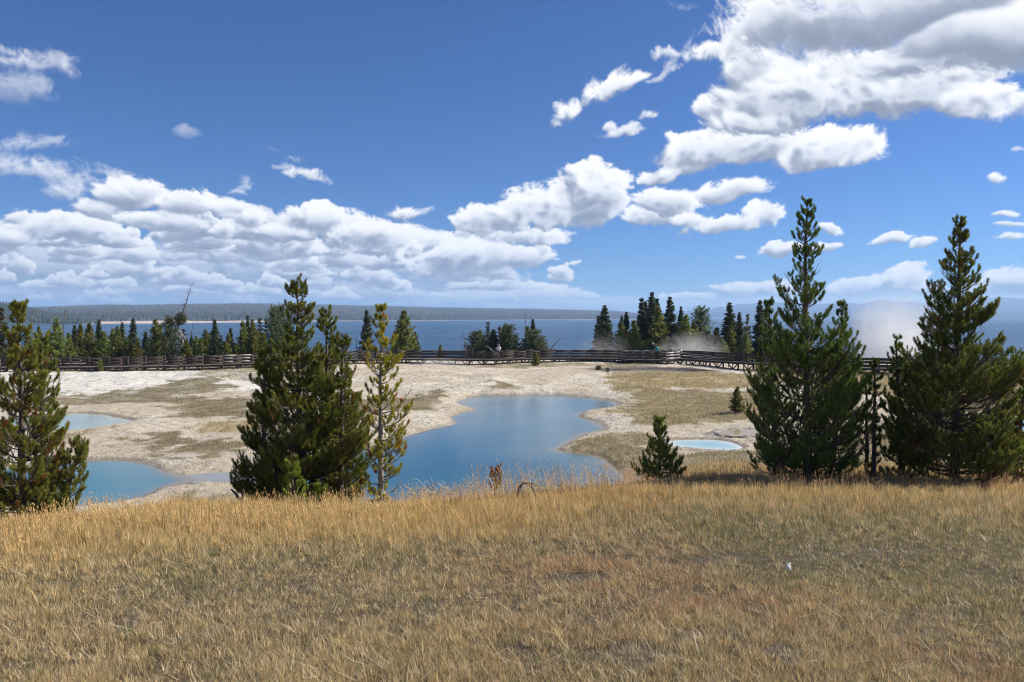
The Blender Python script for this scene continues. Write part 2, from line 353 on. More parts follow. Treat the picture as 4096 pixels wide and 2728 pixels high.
# ------------------------------------------------------------------ pools (outlines as picture points on the water level)
def zz(lst, x0, y0, k): return [(x0 + x * k, y0 + y * k) for x, y in lst]
Z3 = lambda l: zz(l, 425, 275, .15145)
Z1 = lambda l: zz(l, 0, 275, .15145)
Z4 = lambda l: zz(l, 650, 275, .15152)
POOLS = {
 'main': (-6.60, Z3([(205,838),(250,820),(290,808),(370,790),(450,794),(520,792),(610,793),(700,788),(770,792),(850,790),(920,796),(980,798),(1080,808),(1140,819),(1200,825),(1250,838),(1280,850),(1270,868),(1190,882),(1110,890),(1050,905),(1012,930),(1040,945),(1110,960),(1160,985),(1195,1015),(1175,1033),(1110,1040),(1060,1050),(1000,1078),(960,1100),(900,1138),(870,1150),(900,1162),(960,1168),(1080,1182),(1140,1195),(1190,1215),(1240,1262),(1280,1292),(1315,1325)])
   + [(628,486),(600,496),(520,502),(400,503),(300,500),(272,492),(284,479),(305,468),(330,458),(356,449)] + Z3([(-200,1085),(-120,1060),(0,1026),(60,1012),(120,1000),(175,988),(205,975),(170,960),(165,938),(200,922),(270,900),(330,888),(300,878),(240,862)])),
 'near_left': (-6.60, Z1([(600,1225),(700,1222),(780,1223),(850,1228),(950,1240),(1040,1275),(1100,1310),(1180,1340),(1225,1350),(1150,1378),(1050,1412),(1000,1440),(920,1475)]) + [(118,503),(60,508),(-40,505),(-70,488),(-30,472),(20,466),(60,462)]),
 'far_left': (-6.45, Z1([(330,925),(450,915),(560,912),(700,925),(750,938),(800,945),(895,961),(840,978),(760,992),(700,1005),(600,1018),(520,1028),(420,1035),(300,1030),(0,1012),(-100,992),(0,965),(150,940)])),
 'small_pale': (-6.25, Z4([(105,1108),(140,1093),(200,1087),(300,1085),(400,1087),(470,1092),(540,1105),(590,1122),(612,1138),(590,1152),(530,1157),(440,1152),(330,1148),(220,1140),(150,1128)])),
 'ochre': (-6.15, Z4([(465,1030),(500,1021),(560,1018),(640,1016),(720,1020),(760,1032),(720,1048),(640,1057),(560,1056),(500,1048)])),
 'far_right': (-6.15, [(962,424),(985,419.5),(1020,419),(1050,421),(1060,427),(1030,431),(990,430),(968,428)]),
 'vent': (-6.08, [(600,370.6),(620,368.9),(650,368.2),(680,368.6),(700,369.8),(712,371.2),(690,372.4),(655,372.9),(622,372.4)]),
}
POOLW = {k: (z, [tuple(G(x, y, z)[:2]) for x, y in p]) for k, (z, p) in POOLS.items()}
STREAM = [tuple(G(x, y, -6.58)[:2]) for x, y in [(176,478.5),(190,478),(205,476.6),(222,475.8),(240,476.2),(262,478),(285,481),(300,484)]]
CRX = [-400,-200,0,60,130,187,240,330,400,450,500,560,620,660,700,780,900,1024,1300,1700]
CRY = [520,520,516,514,510,503,503,504,506,505,501,496,489,484,482,482,481,482,486,490]
_cx = [-400,100,200,400,560,650,720,1024,1400]
CRD = [10,10.3,10.8,11.5,12,12.6,13,13,13]
DFX = [-400,130,187,230,300,400,560,620,660,720,1024,1400]
DFD = [22,22,27,24,23,23.5,24,27,33,34,36,36]
EAX = [-400,150,187,230,560,640,700,1400]; EAP = [.72,.72,.95,.75,.72,.85,1.05,1.05]
_gx = np.arange(-700, 1900, 4.0)
def _smooth(xp, fp, w=34.0):
    k = np.exp(-.5 * (np.arange(-25, 26) * 4 / w) ** 2); k /= k.sum()
    return np.convolve(np.pad(np.interp(_gx, xp, fp), 25, mode='edge'), k, 'valid')
_CY, _CD, _DF, _EA = _smooth(CRX, CRY, 22), _smooth(_cx, CRD), _smooth(DFX, DFD, 26), _smooth(EAX, EAP, 26)
def land_z(X, Y, fine=True):
    X = np.asarray(X, float); Y = np.asarray(Y, float)
    d = np.hypot(X, Y) + 1e-6
    Yc = np.maximum(Y, np.abs(X) * .45 + .01)
    px = 512 + 740 * X / Yc
    d = np.where(Y > 0, Y * .8 + d * .2, d)      # rows follow the hill's face
    dc = np.interp(px, _gx, _CD); cy = np.interp(px, _gx, _CY); zc = -dc * (cy - 316) / 740
    df = np.interp(px, _gx, _DF); ea = np.interp(px, _gx, _EA)
    t = np.clip(d / dc, 0, 1)
    z1 = -(1.6 + (-zc - 1.6) * t ** 1.3)
    u = np.clip((d - dc) / (df - dc), 0, 1)
    zb = np.interp(Y, [0, 50, 62, 76, 100, 112, 135, 160, 200], [-6.4, -6.35, -6.22, -5.90, -5.86, -7.2, -13, -19.5, -24])
    zb = zb + np.interp(px, [0, 250, 330, 470, 520, 560, 640, 690, 740, 800, 860], [0, 0, -.12, -.2, -.12, 0, 0, -.18, -.45, -.4, -.05]) * sstep(70, 80, Y) * sstep(112, 98, Y)
    zb = zb - np.abs(fbm(X, Y, 5.5, 3, 33) - .5) * .9 * sstep(44, 58, Y) * sstep(84, 74, Y) + .08 * sstep(44, 58, Y) * sstep(84, 74, Y)
    zb = zb + (fbm(X, Y, 9, 3, 31) - .5) * .55 * sstep(22, 34, d) * sstep(112, 98, Y)
    e = u ** ea; e = e * (1 - .25 * u * (1 - u))
    z2 = zc + (zb - zc) * e
    z = np.where(d < dc, z1, z2)
    behind = sstep(3, -8, Y); z = z * (1 - behind) + (-1.5) * behind
    z = z + (fbm(X, Y, 2.2, 3, 32) - .5) * .10 * sstep(3, 6, d) * sstep(30, 18, d)
    if fine:
        near = Y < 80
        shore = np.full(X.shape, 99.0)
        for k, (pz, poly) in POOLW.items():
            sd = poly_sd(X, Y, poly)
            sd = sd + (fbm(X, Y, .9, 3, 41) - .5) * .22 * sstep(0, .5, np.abs(sd) + .2)
            shore = np.minimum(shore, sd)
            rimw = 1.0 if k in ('vent', 'ochre', 'small_pale') else 2.6
            tgt = np.where(sd > 0, pz + .02 + .07 * sstep(0, .35, sd) + (.055 * np.minimum(sd, rimw)) * (.4 + 1.2 * fbm(X, Y, .5, 3, 43)), pz - .9 * sstep(0, 1.6, -sd))
            w = sstep(rimw, .0, sd)
            z = np.where(sd < rimw, z * (1 - w) + tgt * w, z)
        sd = np.full(X.shape, 99.0)
        for a, b in zip(STREAM[:-1], STREAM[1:]):
            a = np.array(a); b = np.array(b); e_ = b - a
            t = np.clip(((X - a[0]) * e_[0] + (Y - a[1]) * e_[1]) / (e_ @ e_), 0, 1)
            sd = np.minimum(sd, np.hypot(X - a[0] - e_[0] * t, Y - a[1] - e_[1] * t))
        w = sstep(2.8, .2, sd); z = z * (1 - w) + (-6.60 - .05) * w
        shore = np.minimum(shore, sd - .5)
        basin = sstep(20, 30, d) * sstep(115, 100, Y)
        z = z + ((fbm(X, Y, .7, 3, 51) - .5) * .10 + (fbm(X, Y, .25, 2, 52) - .5) * .05) * basin * sstep(-.2, .4, shore)
        return z, shore
    return z
# dry vegetation patches on the pale ground (picture points, ground level about -6.2)
def gp(l, z=-6.2): return [tuple(G(x, y, z)[:2]) for x, y in l]
VEG = [
 (gp(Z1([(410,770),(560,790),(680,775),(860,750),(1000,735),(1150,700),(1300,700),(1420,690),(1560,740),(1440,765),(1240,775),(1400,800),(1700,795),(1720,930),(1640,945),(1500,930),(1140,940),(1180,880),(1060,835),(860,830),(640,830),(480,835),(300,830),(200,800)])), .85, 0),
 (gp(Z1([(660,1060),(820,1035),(900,1045),(1000,1020),(1190,1005),(1300,1040),(1560,1060),(1700,1100),(1580,1130),(1380,1170),(1200,1150),(1000,1110),(820,1095)])), 1.0, 0),
 (gp(Z1([(1260,1000),(1330,970),(1500,955),(1700,960),(1760,1000),(1500,1015),(1300,1035)])), 1.0, 1),
 (gp(Z3([(-80,800),(0,775),(80,762),(180,770),(170,790),(60,800),(120,850),(0,872),(-200,870),(-420,900),(-500,860),(-300,800)])), .9, 0),
 (gp(Z3([(1160,665),(1260,655),(1400,655),(1600,650),(1900,655),(2300,690),(2300,760),(1700,740),(1300,760),(1200,745),(1220,705)])), .8, 1),
 (gp(Z3([(1240,745),(1400,740),(1700,745),(2200,770),(2400,900),(2150,960),(1800,985),(1560,970),(1420,965),(1300,930),(1225,880),(1300,850),(1420,820),(1330,780)])), 1.0, .45),
 (gp(Z3([(1090,1060),(1180,1035),(1260,1020),(1430,1040),(1500,1090),(1560,1130),(1700,1160),(2600,1220),(2600,1400),(1350,1400),(1300,1260),(1220,1200),(1150,1150),(1080,1120)])), .85, .3),
 (gp([(760,366),(840,368),(900,372),(960,371),(1030,371),(1060,380),(1060,415),(1000,418),(930,400),(860,390),(800,385),(750,378)]), .9, .8),
 (gp([(880,420),(960,432),(1060,432),(1060,470),(780,470),(700,456),(760,452),(800,440)]), .8, .2),
 (gp([(150,366),(260,364),(350,362),(370,364),(300,368),(200,371),(120,371.5),(50,374),(50,371)],-5.95), .55, .3),
 (gp([(195,378),(225,371),(300,366),(345,366),(330,378),(260,383)]), .4, .3),
 (gp([(460,366),(500,364),(560,363),(600,364),(660,364),(640,366.5),(560,366),(500,368)],-5.95), .5, .4),
 (gp(Z1([(380,1030),(520,1020),(700,1000),(720,1012),(560,1040),(420,1075)])), .6, .2),
 (gp(Z3([(420,705),(520,710),(600,735),(560,748),(480,740)])), .8, .2),
 (gp([(150,497),(180,480),(195,478),(225,487),(300,494),(300,510),(120,512)],-5.8), .75, .6)]
def veg_at(X, Y):
    v = np.zeros(np.shape(X)); g = np.zeros(np.shape(X))
    nz = (fbm(X, Y, 2.2, 4, 61) - .5) * 2.2
    nz2 = (fbm(X, Y, .7, 3, 62) - .5) * 3.0
    for poly, wt, gold in VEG:
        sd = poly_sd(X, Y, poly)
        m = sstep(.5, -.9, sd + nz * 1.6 + nz2) * wt
        g = np.where(m > v, gold, g); v = np.maximum(v, m)
    return v, g
def build_ground():
    th = np.concatenate([np.linspace(-180, -52, 40)[:-1], np.linspace(-52, 52, 860), np.linspace(52, 180, 40)[1:]])
    r = np.concatenate([[.02], np.geomspace(.5, 16, 130), np.geomspace(16, 118, 520)[1:], np.geomspace(118, 320, 24)[1:]])
    TH, R = np.meshgrid(np.radians(th), r)
    X = R * np.sin(TH); Y = R * np.cos(TH)
    Z, shore = land_z(X, Y)
    far = sstep(200, 300, R); Z = np.where(Y > 60, Z, Z) 
    nr, nc = X.shape
    idx = np.arange(nr * nc).reshape(nr, nc)
    Q = np.stack([idx[:-1, :-1], idx[:-1, 1:], idx[1:, 1:], idx[1:, :-1]], -1).reshape(-1, 4)[:, ::-1]
    V = np.stack([X, Y, Z], -1).reshape(-1, 3)
    veg, gold = veg_at(X, Y)
    d = np.hypot(X, Y); px = 512 + 740 * X / np.maximum(Y, .3)
    dc = np.interp(px, _gx, _CD); df = np.interp(px, _gx, _DF)
    hill = sstep(dc + (df - dc) * np.where(px > 640, .75, .45), dc, d + (fbm(X, Y, 2, 3, 71) - .5) * 3)
    hill = np.maximum(hill, sstep(0, -3, Y))
    veg = np.maximum(veg, hill)
    veg = np.maximum(veg, sstep(99, 104, Y))
    n = fbm(X, Y, 3.5, 5, 81)[..., None]; n2 = fbm(X, Y, .8, 4, 82)[..., None]; n3 = fbm(X, Y, 12, 3, 83)[..., None]
    white = np.array([.69, .64, .54]); beige = np.array([.56, .485, .375]); grey = np.array([.44, .39, .31])
    wp = poly_sd(X, Y, gp([(-200,372),(60,372),(160,369),(300,366),(350,366),(350,375),(270,385),(120,393),(-200,392)], -6.0))
    wf = sstep(1.5, -1.5, wp + (fbm(X, Y, 4, 3, 84) - .5) * 8)[..., None]
    base = beige + (white - beige) * sstep(.42, .68, n * .6 + n3 * .4) * .8
    base = base + (grey - base) * sstep(.5, .75, n2) * .45 * (1 - wf)
    base = base * (1 - wf) + np.array([.72, .69, .62]) * wf
    wet = sstep(.55, .05, shore)[..., None] * sstep(-.4, 0., shore)[..., None]
    base = base * (1 - .35 * wet) 
    under = sstep(0, -.3, shore)[..., None]
    base = base * (1 - under) + np.array([.40, .38, .28]) * under
    # the brown crust round the steaming vent
    vz, vp = POOLW['vent']; vs = poly_sd(X, Y, vp)[..., None]
    w = sstep(3.5, .1, vs + (n2 - .5) * 4) * .9; base = base * (1 - w) + np.array([.09, .065, .055]) * w
    soil = np.array([.24, .195, .115]) * (.7 + .6 * n2); gsoil = np.array([.42, .33, .18]) * (.75 + .5 * n2)
    so_ = soil * (1 - gold[..., None]) + gsoil * gold[..., None]
    hs = sstep(.5, 1, hill)[..., None]; so_ = so_ * (1 - hs) + np.array([.115, .088, .055]) * (.6 + .8 * n2) * hs
    v = (veg * (.75 + .7 * n2[..., 0])).clip(0, 1)[..., None]
    base = base * (1 - v * .9) + so_ * v * .9
    m, nt, nd, lk = newmat('thermal_ground')
    at = N(nt, 'ShaderNodeAttribute', attribute_name='Col'); tc = N(nt, 'ShaderNodeTexCoord')
    n1_ = N(nt, 'ShaderNodeTexNoise', i_Scale=2.2, i_Detail=8.0, i_Roughness=.7); lk.new(tc.outputs['Object'], n1_.inputs['Vector'])
    n2_ = N(nt, 'ShaderNodeTexVoronoi', i_Scale=5.0); lk.new(tc.outputs['Object'], n2_.inputs['Vector'])
    k = mathn(nt, 'MULTIPLY_ADD', n1_.outputs[0], 1.4, .28)
    n3_ = N(nt, 'ShaderNodeTexNoise', i_Scale=7.0, i_Detail=6.0, i_Roughness=.75); lk.new(tc.outputs['Object'], n3_.inputs['Vector'])
    k2 = ramp(nt, n3_.outputs[0], [(.33, .58), (.44, .96), (.7, 1.06)])
    c = mixc(nt, 1.0, at.outputs['Color'], k, 'MULTIPLY'); c = mixc(nt, .8, c, mixc(nt, 1.0, c, k2, 'MULTIPLY'))
    p = N(nt, 'ShaderNodeBsdfPrincipled', i_Roughness=.95); p.inputs['Specular IOR Level'].default_value = .1
    lk.new(c, p.inputs['Base Color'])
    b = N(nt, 'ShaderNodeBump', i_Strength=1.0, i_Distance=.22); lk.new(mathn(nt, 'MULTIPLY_ADD', n3_.outputs[0], .5, n1_.outputs[0]), b.inputs['Height']); lk.new(b.outputs[0], p.inputs['Normal'])
    o = N(nt, 'ShaderNodeOutputMaterial'); lk.new(p.outputs[0], o.inputs[0])
    me = mk_mesh('ground', V, [Q], [m], cols=base.reshape(-1, 3), smooth=True)
    link('ground', me, kind='structure')
build_ground()

def water_mat(name, stops, rough=.04, bump=.25, scale=9.0, spec=.5, stretch=(1, 1, 1), dist=.02, patch=0.0):
    m, nt, nd, lk = newmat(name)
    at = N(nt, 'ShaderNodeAttribute', attribute_name='deep'); tc = N(nt, 'ShaderNodeTexCoord')
    mp = N(nt, 'ShaderNodeMapping'); mp.inputs['Scale'].default_value = stretch; lk.new(tc.outputs['Object'], mp.inputs[0])
    n1 = N(nt, 'ShaderNodeTexNoise', i_Scale=scale, i_Detail=5.0, i_Roughness=.6); lk.new(mp.outputs[0], n1.inputs['Vector'])
    nl = N(nt, 'ShaderNodeTexNoise', i_Scale=.22, i_Detail=4.0); lk.new(tc.outputs['Object'], nl.inputs['Vector'])
    f = mathn(nt, 'ADD', at.outputs['Fac'], mathn(nt, 'MULTIPLY', mathn(nt, 'MINIMUM', at.outputs['Fac'], .5), mathn(nt, 'MULTIPLY_ADD', nl.outputs[0], patch * 2.4, -1.2 * patch)), clamp=True)
    c = ramp(nt, f, stops)
    p = N(nt, 'ShaderNodeBsdfPrincipled', i_Roughness=rough, i_IOR=1.33); p.inputs['Specular IOR Level'].default_value = spec
    lk.new(c, p.inputs['Base Color'])
    b = N(nt, 'ShaderNodeBump', i_Strength=bump, i_Distance=dist); lk.new(n1.outputs[0], b.inputs['Height']); lk.new(b.outputs[0], p.inputs['Normal'])
    o = N(nt, 'ShaderNodeOutputMaterial'); lk.new(p.outputs[0], o.inputs[0]); return m
W_BLUE = water_mat('blue_spring_water', [(0, (.26, .21, .13)), (.02, (.17, .17, .13)), (.06, (.07, .13, .16)), (.36, (.026, .108, .165)), (1, (.010, .062, .112))], patch=.7, bump=.35)
W_TEAL = water_mat('teal_spring_water', [(0, (.27, .23, .15)), (.03, (.18, .20, .18)), (.10, (.10, .20, .23)), (.6, (.055, .18, .225)), (1, (.03, .135, .19))], patch=.2)
W_PALE = water_mat('milky_spring_water', [(0, (.42, .38, .30)), (.12, (.32, .38, .35)), (1, (.24, .36, .37))], patch=.1)
W_CYAN = water_mat('milky_cyan_water', [(0, (.62, .62, .58)), (.10, (.55, .62, .60)), (.35, (.34, .48, .50)), (1, (.22, .40, .45))], patch=.2)
W_OCHRE = water_mat('ochre_algae_water', [(0, (.30, .22, .10)), (1, (.28, .20, .06))], patch=.3)
W_DARK = water_mat('dark_vent_water', [(0, (.03, .025, .02)), (1, (.02, .018, .018))], rough=.55, spec=.12)  # dull near-black base stands in for the reflected platform and trees
def water(name, key, mat, full, cell, **kw):
    pz, poly = POOLW[key]; P = np.array(poly)
    x0, y0 = P.min(0) - 1; x1, y1 = P.max(0) + 1
    nx = int((x1 - x0) / cell) + 1; ny = int((y1 - y0) / cell) + 1
    X, Y = np.meshgrid(np.linspace(x0, x1, nx), np.linspace(y0, y1, ny))
    sd = poly_sd(X, Y, poly)
    idx = np.arange(nx * ny).reshape(ny, nx)
    keep = (sd < .55)
    kq = keep[:-1, :-1] & keep[:-1, 1:] & keep[1:, 1:] & keep[1:, :-1]
    Q = np.stack([idx[:-1, :-1], idx[:-1, 1:], idx[1:, 1:], idx[1:, :-1]], -1)[kq]
    u, inv = np.unique(Q, return_inverse=True)
    V = np.stack([X.ravel()[u], Y.ravel()[u], np.full(len(u), pz)], -1)
    me = mk_mesh(name, V, [inv.reshape(-1, 4)], [mat], attrs={'deep': np.clip(-sd.ravel()[u] / full, 0, 1)})
    link(name, me, kind='structure', **kw)
water('hot_spring_pool', 'main', W_BLUE, 9.0, .3, label='large deep blue hot spring pool in the middle of the pale flats')
water('hot_spring_pool', 'near_left', W_TEAL, 5.0, .3, label='teal blue pool behind the leftmost pine')
water('hot_spring_pool', 'far_left', W_PALE, 3.0, .3, label='milky grey green pool farther back on the left')
water('hot_spring_pool', 'small_pale', W_CYAN, 1.2, .15, label='small pale cyan pool with a white rim')
water('hot_spring_pool', 'ochre', W_OCHRE, 1.0, .15, label='shallow ochre pool beside the small cyan one')
water('hot_spring_pool', 'far_right', W_CYAN, 2.0, .2, label='pale pool seen through the rightmost pine')
water('hot_spring_pool', 'vent', W_DARK, 1.0, .2, label='dark steaming vent in front of the viewing platform')
W_STREAM = water_mat('shallow_stream_water', [(0, (.33, .31, .27)), (1, (.26, .26, .24))], patch=.3)
def build_stream():
    P = np.array([(x, y, -6.618) for x, y in STREAM]); T = np.gradient(P, axis=0); T /= np.linalg.norm(T, axis=1, keepdims=True)
    S = np.stack([-T[:, 1], T[:, 0], 0 * T[:, 0]], -1)
    V = np.concatenate([P + S * .9, P - S * .9]); n = len(P); i = np.arange(n - 1)
    me = mk_mesh('stream', V, [np.stack([i + n, i + n + 1, i + 1, i], -1)], [W_STREAM], attrs={'deep': np.full(2 * n, .5)})
    link('stream', me, kind='structure')
build_stream()
# ------------------------------------------------------------------ lake, far shores, mountains
LZ = -18.0
def build_lake():
    m, nt, nd, lk = newmat('lake_water')
    tc = N(nt, 'ShaderNodeTexCoord')
    mp = N(nt, 'ShaderNodeMapping'); mp.inputs['Scale'].default_value = (.6, 1.6, 1); lk.new(tc.outputs['Object'], mp.inputs[0])
    n1 = N(nt, 'ShaderNodeTexNoise', i_Scale=.55, i_Detail=6.0, i_Roughness=.62); lk.new(mp.outputs[0], n1.inputs['Vector'])
    mp2 = N(nt, 'ShaderNodeMapping'); mp2.inputs['Scale'].default_value = (.0012, .011, 1); lk.new(tc.outputs['Object'], mp2.inputs[0])
    n2 = N(nt, 'ShaderNodeTexNoise', i_Scale=1.0, i_Detail=5.0, i_Roughness=.6); lk.new(mp2.outputs[0], n2.inputs['Vector'])
    r = mathn(nt, 'MULTIPLY_ADD', n2.outputs[0], .5, .05)
    c = ramp(nt, n2.outputs[0], [(.35, (.012, .052, .108)), (.55, (.018, .070, .145)), (.66, (.03, .095, .18)), (.72, (.10, .16, .23))])
    p = N(nt, 'ShaderNodeBsdfPrincipled', i_IOR=1.33); lk.new(c, p.inputs['Base Color']); lk.new(r, p.inputs['Roughness'])
    b = N(nt, 'ShaderNodeBump', i_Strength=1.0, i_Distance=.9); lk.new(n1.outputs[0], b.inputs['Height']); lk.new(b.outputs[0], p.inputs['Normal'])
    o = N(nt, 'ShaderNodeOutputMaterial'); lk.new(p.outputs[0], o.inputs[0])
    a = np.radians(np.linspace(-75, 75, 61)); R = [150, 400, 1500, 6000, 10000, 16000]
    V = np.array([(q * sin(t), q * cos(t), LZ) for q in R for t in a]); n = len(a)
    Q = [[i * n + j, i * n + j + 1, (i + 1) * n + j + 1, (i + 1) * n + j] for i in range(len(R) - 1) for j in range(n - 1)]
    link('lake', mk_mesh('lake', V, [np.array(Q)[:, ::-1]], [m]), kind='structure')
build_lake()
def hillmat(name, c1, c2, scale, beach=None):
    m, nt, nd, lk = newmat(name)
    tc = N(nt, 'ShaderNodeTexCoord'); n1 = N(nt, 'ShaderNodeTexNoise', i_Scale=scale, i_Detail=8.0, i_Roughness=.7)
    mp = N(nt, 'ShaderNodeMapping'); mp.inputs['Scale'].default_value = (.35, 1, 3); lk.new(tc.outputs['Object'], mp.inputs[0]); lk.new(mp.outputs[0], n1.inputs['Vector'])
    c = ramp(nt, n1.outputs[0], [(.36, c1), (.62, c2)])
    p = N(nt, 'ShaderNodeBsdfPrincipled', i_Roughness=.95); p.inputs['Specular IOR Level'].default_value = .05
    if beach:
        g = N(nt, 'ShaderNodeNewGeometry'); s_ = N(nt, 'ShaderNodeSeparateXYZ'); lk.new(g.outputs['Position'], s_.inputs[0])
        f = mathn(nt, 'LESS_THAN', s_.outputs[2], LZ + beach); c = mixc(nt, f, c, (.42, .34, .29))
    lk.new(c, p.inputs['Base Color'])
    b = N(nt, 'ShaderNodeBump', i_Strength=.8, i_Distance=6.0); lk.new(n1.outputs[0], b.inputs['Height']); lk.new(b.outputs[0], p.inputs['Normal'])
    o = N(nt, 'ShaderNodeOutputMaterial'); lk.new(p.outputs[0], o.inputs[0]); return m
def ridge(name, pts, d0f, d1f, mat, ns=400, rough=.06, prof=1.0, seed=1, label=None, back=1.25):
    """pts: ridge line (px, py). d0f/d1f: px -> distance of the shore / of the ridge"""
    xs = np.linspace(pts[0][0], pts[-1][0], ns); ys = np.interp(xs, [p[0] for p in pts], [p[1] for p in pts])
    nj = 26; V = []
    for j in range(nj + 7):
        t = min(j / nj, 1); ex = max(0, j - nj) / 6
        for x, y in zip(xs, ys):
            d0 = d0f(x); d1 = d1f(x); dd = d0 + (d1 - d0) * t + ex * (d1 * (back - 1))
            top = D(x, y, d1)[2] + 0.0
            h = (top - LZ) * (t ** prof) * (1 - ex ** 1.5)
            n = (fbm(np.array(x * 2.0 * d1 / 740 / (d1 * .04)), np.array(dd / (d1 * .04)), 1, 4, seed) - .5) * rough * (top - LZ) * 4 * t * (1 - t) * (1 if j < nj else 0)
            q = D(x, 316, dd); V.append((q[0], dd, LZ - .5 + max(0, h + float(n)) - 30 * ex))
    nn = ns; i = np.arange(nj + 6)[:, None] * nn + np.arange(ns - 1)[None]
    Q = np.stack([i, i + 1, i + nn + 1, i + nn], -1).reshape(-1, 4)[:, ::-1]
    V = np.array(V); link(name, mk_mesh(name, V, [Q[:, ::-1]], [mat], smooth=True), kind='structure', label=label)
    return xs, V.reshape(nj + 7, ns, 3)[:nj + 1]
MH1 = hillmat('burnt_forest', (.04, .045, .048), (.14, .125, .125), .006, beach=None)
MH2 = hillmat('green_forest', (.03, .045, .035), (.055, .075, .05), .03)
MMT = hillmat('far_rock', (.025, .032, .05), (.06, .065, .08), .0008)
f0 = lambda x: np.interp(x, [-200, 0, 62, 140, 240, 337, 400, 600, 655, 700], [1750, 1750, 1700, 1800, 2100, 2650, 2800, 3900, 4600, 5200])
f1 = lambda x: f0(x) + np.interp(x, [-200, 0, 600, 655, 700], [2600, 2600, 1500, 900, 500])
H1 = ridge('far_hill', [(-160,311),(0,309.5),(30,308.6),(65,307.6),(107,306),(135,306.4),(200,305),(250,304.6),(300,305),(337,306),(400,307.6),(470,309),(530,309.8),(575,310.8),(600,311.4),(625,313),(640,314.8),(652,316.6),(662,319)], f0, f1, MH1, seed=3, prof=.75)
H2 = ridge('headland', [(-200,300),(-60,303),(0,306.2),(12,307),(30,311),(45,314.5),(60,317),(78,320),(92,323.5),(100,325)], lambda x: 1560 + 1.2 * max(x, 0), lambda x: 1900 + 1.2 * max(x, 0), MH2, ns=120, seed=4, prof=.6)
H3 = ridge('far_shore', [(845,317.6),(858,315.2),(880,314.3),(940,313.8),(985,312.6),(1010,312.4),(1060,312),(1200,311)], lambda x: 7400, lambda x: 8000, MH2, ns=120, seed=5, prof=.5)
M1 = ridge('mountains', [(560,316),(590,311.5),(606,309.6),(622,311),(640,313),(660,312),(690,310.5),(698,309),(706,310.5),(717.5,307),(727,307.6),(737.6,303.9),(747,304.1),(767.5,301.9),(790,302.5),(815,304),(840,303),(852,303.2),(864,304.2),(872,301),(878,299.8),(885,300),(893,302),(914,301.6),(925,303),(960,301),(985,299),(998,296.8),(1010,297.6),(1024,298.6),(1060,296),(1120,300),(1250,303)], lambda x: 10500, lambda x: 12500, MMT, seed=6, rough=.35, prof=.8)
M2 = ridge('foothills', [(690,316.6),(706,314),(720,312),(735,309.6),(760,308),(800,309),(850,308.6),(900,309.5),(950,308),(1024,306.5),(1200,305)], lambda x: 9000, lambda x: 10000, MMT, ns=200, seed=8, rough=.3, prof=.8)
def forest(name, grid, n, h, seed, colr, tlo=0.0, thi=1.0):
    """a far-off wood: thousands of small pointed crowns on a hill"""
    r = np.random.RandomState(seed); nj, ns, _ = grid.shape
    t = r.uniform(tlo, thi, n) * (nj - 1); s_ = r.rand(n) * (ns - 1.001)
    j = np.minimum(t.astype(int), nj - 2); i = s_.astype(int); a = (t - j)[:, None]; b = (s_ - i)[:, None]
    P = grid[j, i] * (1 - a) * (1 - b) + grid[j + 1, i] * a * (1 - b) + grid[j, i + 1] * (1 - a) * b + grid[j + 1, i + 1] * a * b
    H = h * r.uniform(.6, 1.25, n); W = H * r.uniform(.16, .26, n)
    an = r.rand(n) * 6.28
    V = np.zeros((n, 5, 3)); V[:, 4] = P + np.stack([0 * H, 0 * H, H], -1)
    for k in range(4):
        V[:, k] = P + np.stack([np.cos(an + k * pi / 2) * W, np.sin(an + k * pi / 2) * W, 0 * H], -1)
    T = np.array([[0, 1, 4], [1, 2, 4], [2, 3, 4], [3, 0, 4]]); Q = (np.arange(n)[:, None, None] * 5 + T[None]).reshape(-1, 3)
    c = np.array(colr) * (.55 + .9 * r.rand(n, 1)); c = np.repeat(c, 5, 0)
    link(name, mk_mesh(name, V.reshape(-1, 3), [Q], [M_FOREST], cols=c), kind='stuff', label='far-off conifer wood covering the hill across the lake' if 'far' in name else 'dark conifer wood on the near headland at the left', cat='forest')
M_FOREST = foliage('forest', .0, .8)
forest('far_forest', H1[1], 42000, 12, 1, (.070, .072, .072))
forest('far_forest_shore', H1[1], 9000, 15, 2, (.035, .05, .042), 0.02, .12)
forest('headland_forest', H2[1], 5000, 13, 3, (.035, .048, .032), 0.03)

def beach():
    xs = np.linspace(55, 660, 220); h = np.interp(xs, [55, 62, 100, 140, 170, 200, 260, 330, 360, 660], [.5, 3, 5.5, 6, 7, 5, 4, 2.0, .8, .8]) * (.7 + .6 * fbm(xs, xs * 0, 14, 3, 3)); V = []
    for k, (dd, f) in enumerate(((-90, -.3), (-40, .25), (-5, 1.0), (40, .9))):
        for x, hh in zip(xs, h):
            d = float(f0(x)) + dd; q = D(x, 316, d); V.append((q[0], d, LZ + f * hh))
    n = len(xs); i = np.arange(3)[:, None] * n + np.arange(n - 1)[None]
    link('beach', mk_mesh('beach', np.array(V), [np.stack([i, i + 1, i + n + 1, i + n], -1).reshape(-1, 4)], [simple('beach_sand', (.46, .38, .31), .25, .05)], smooth=True), kind='structure')
beach()
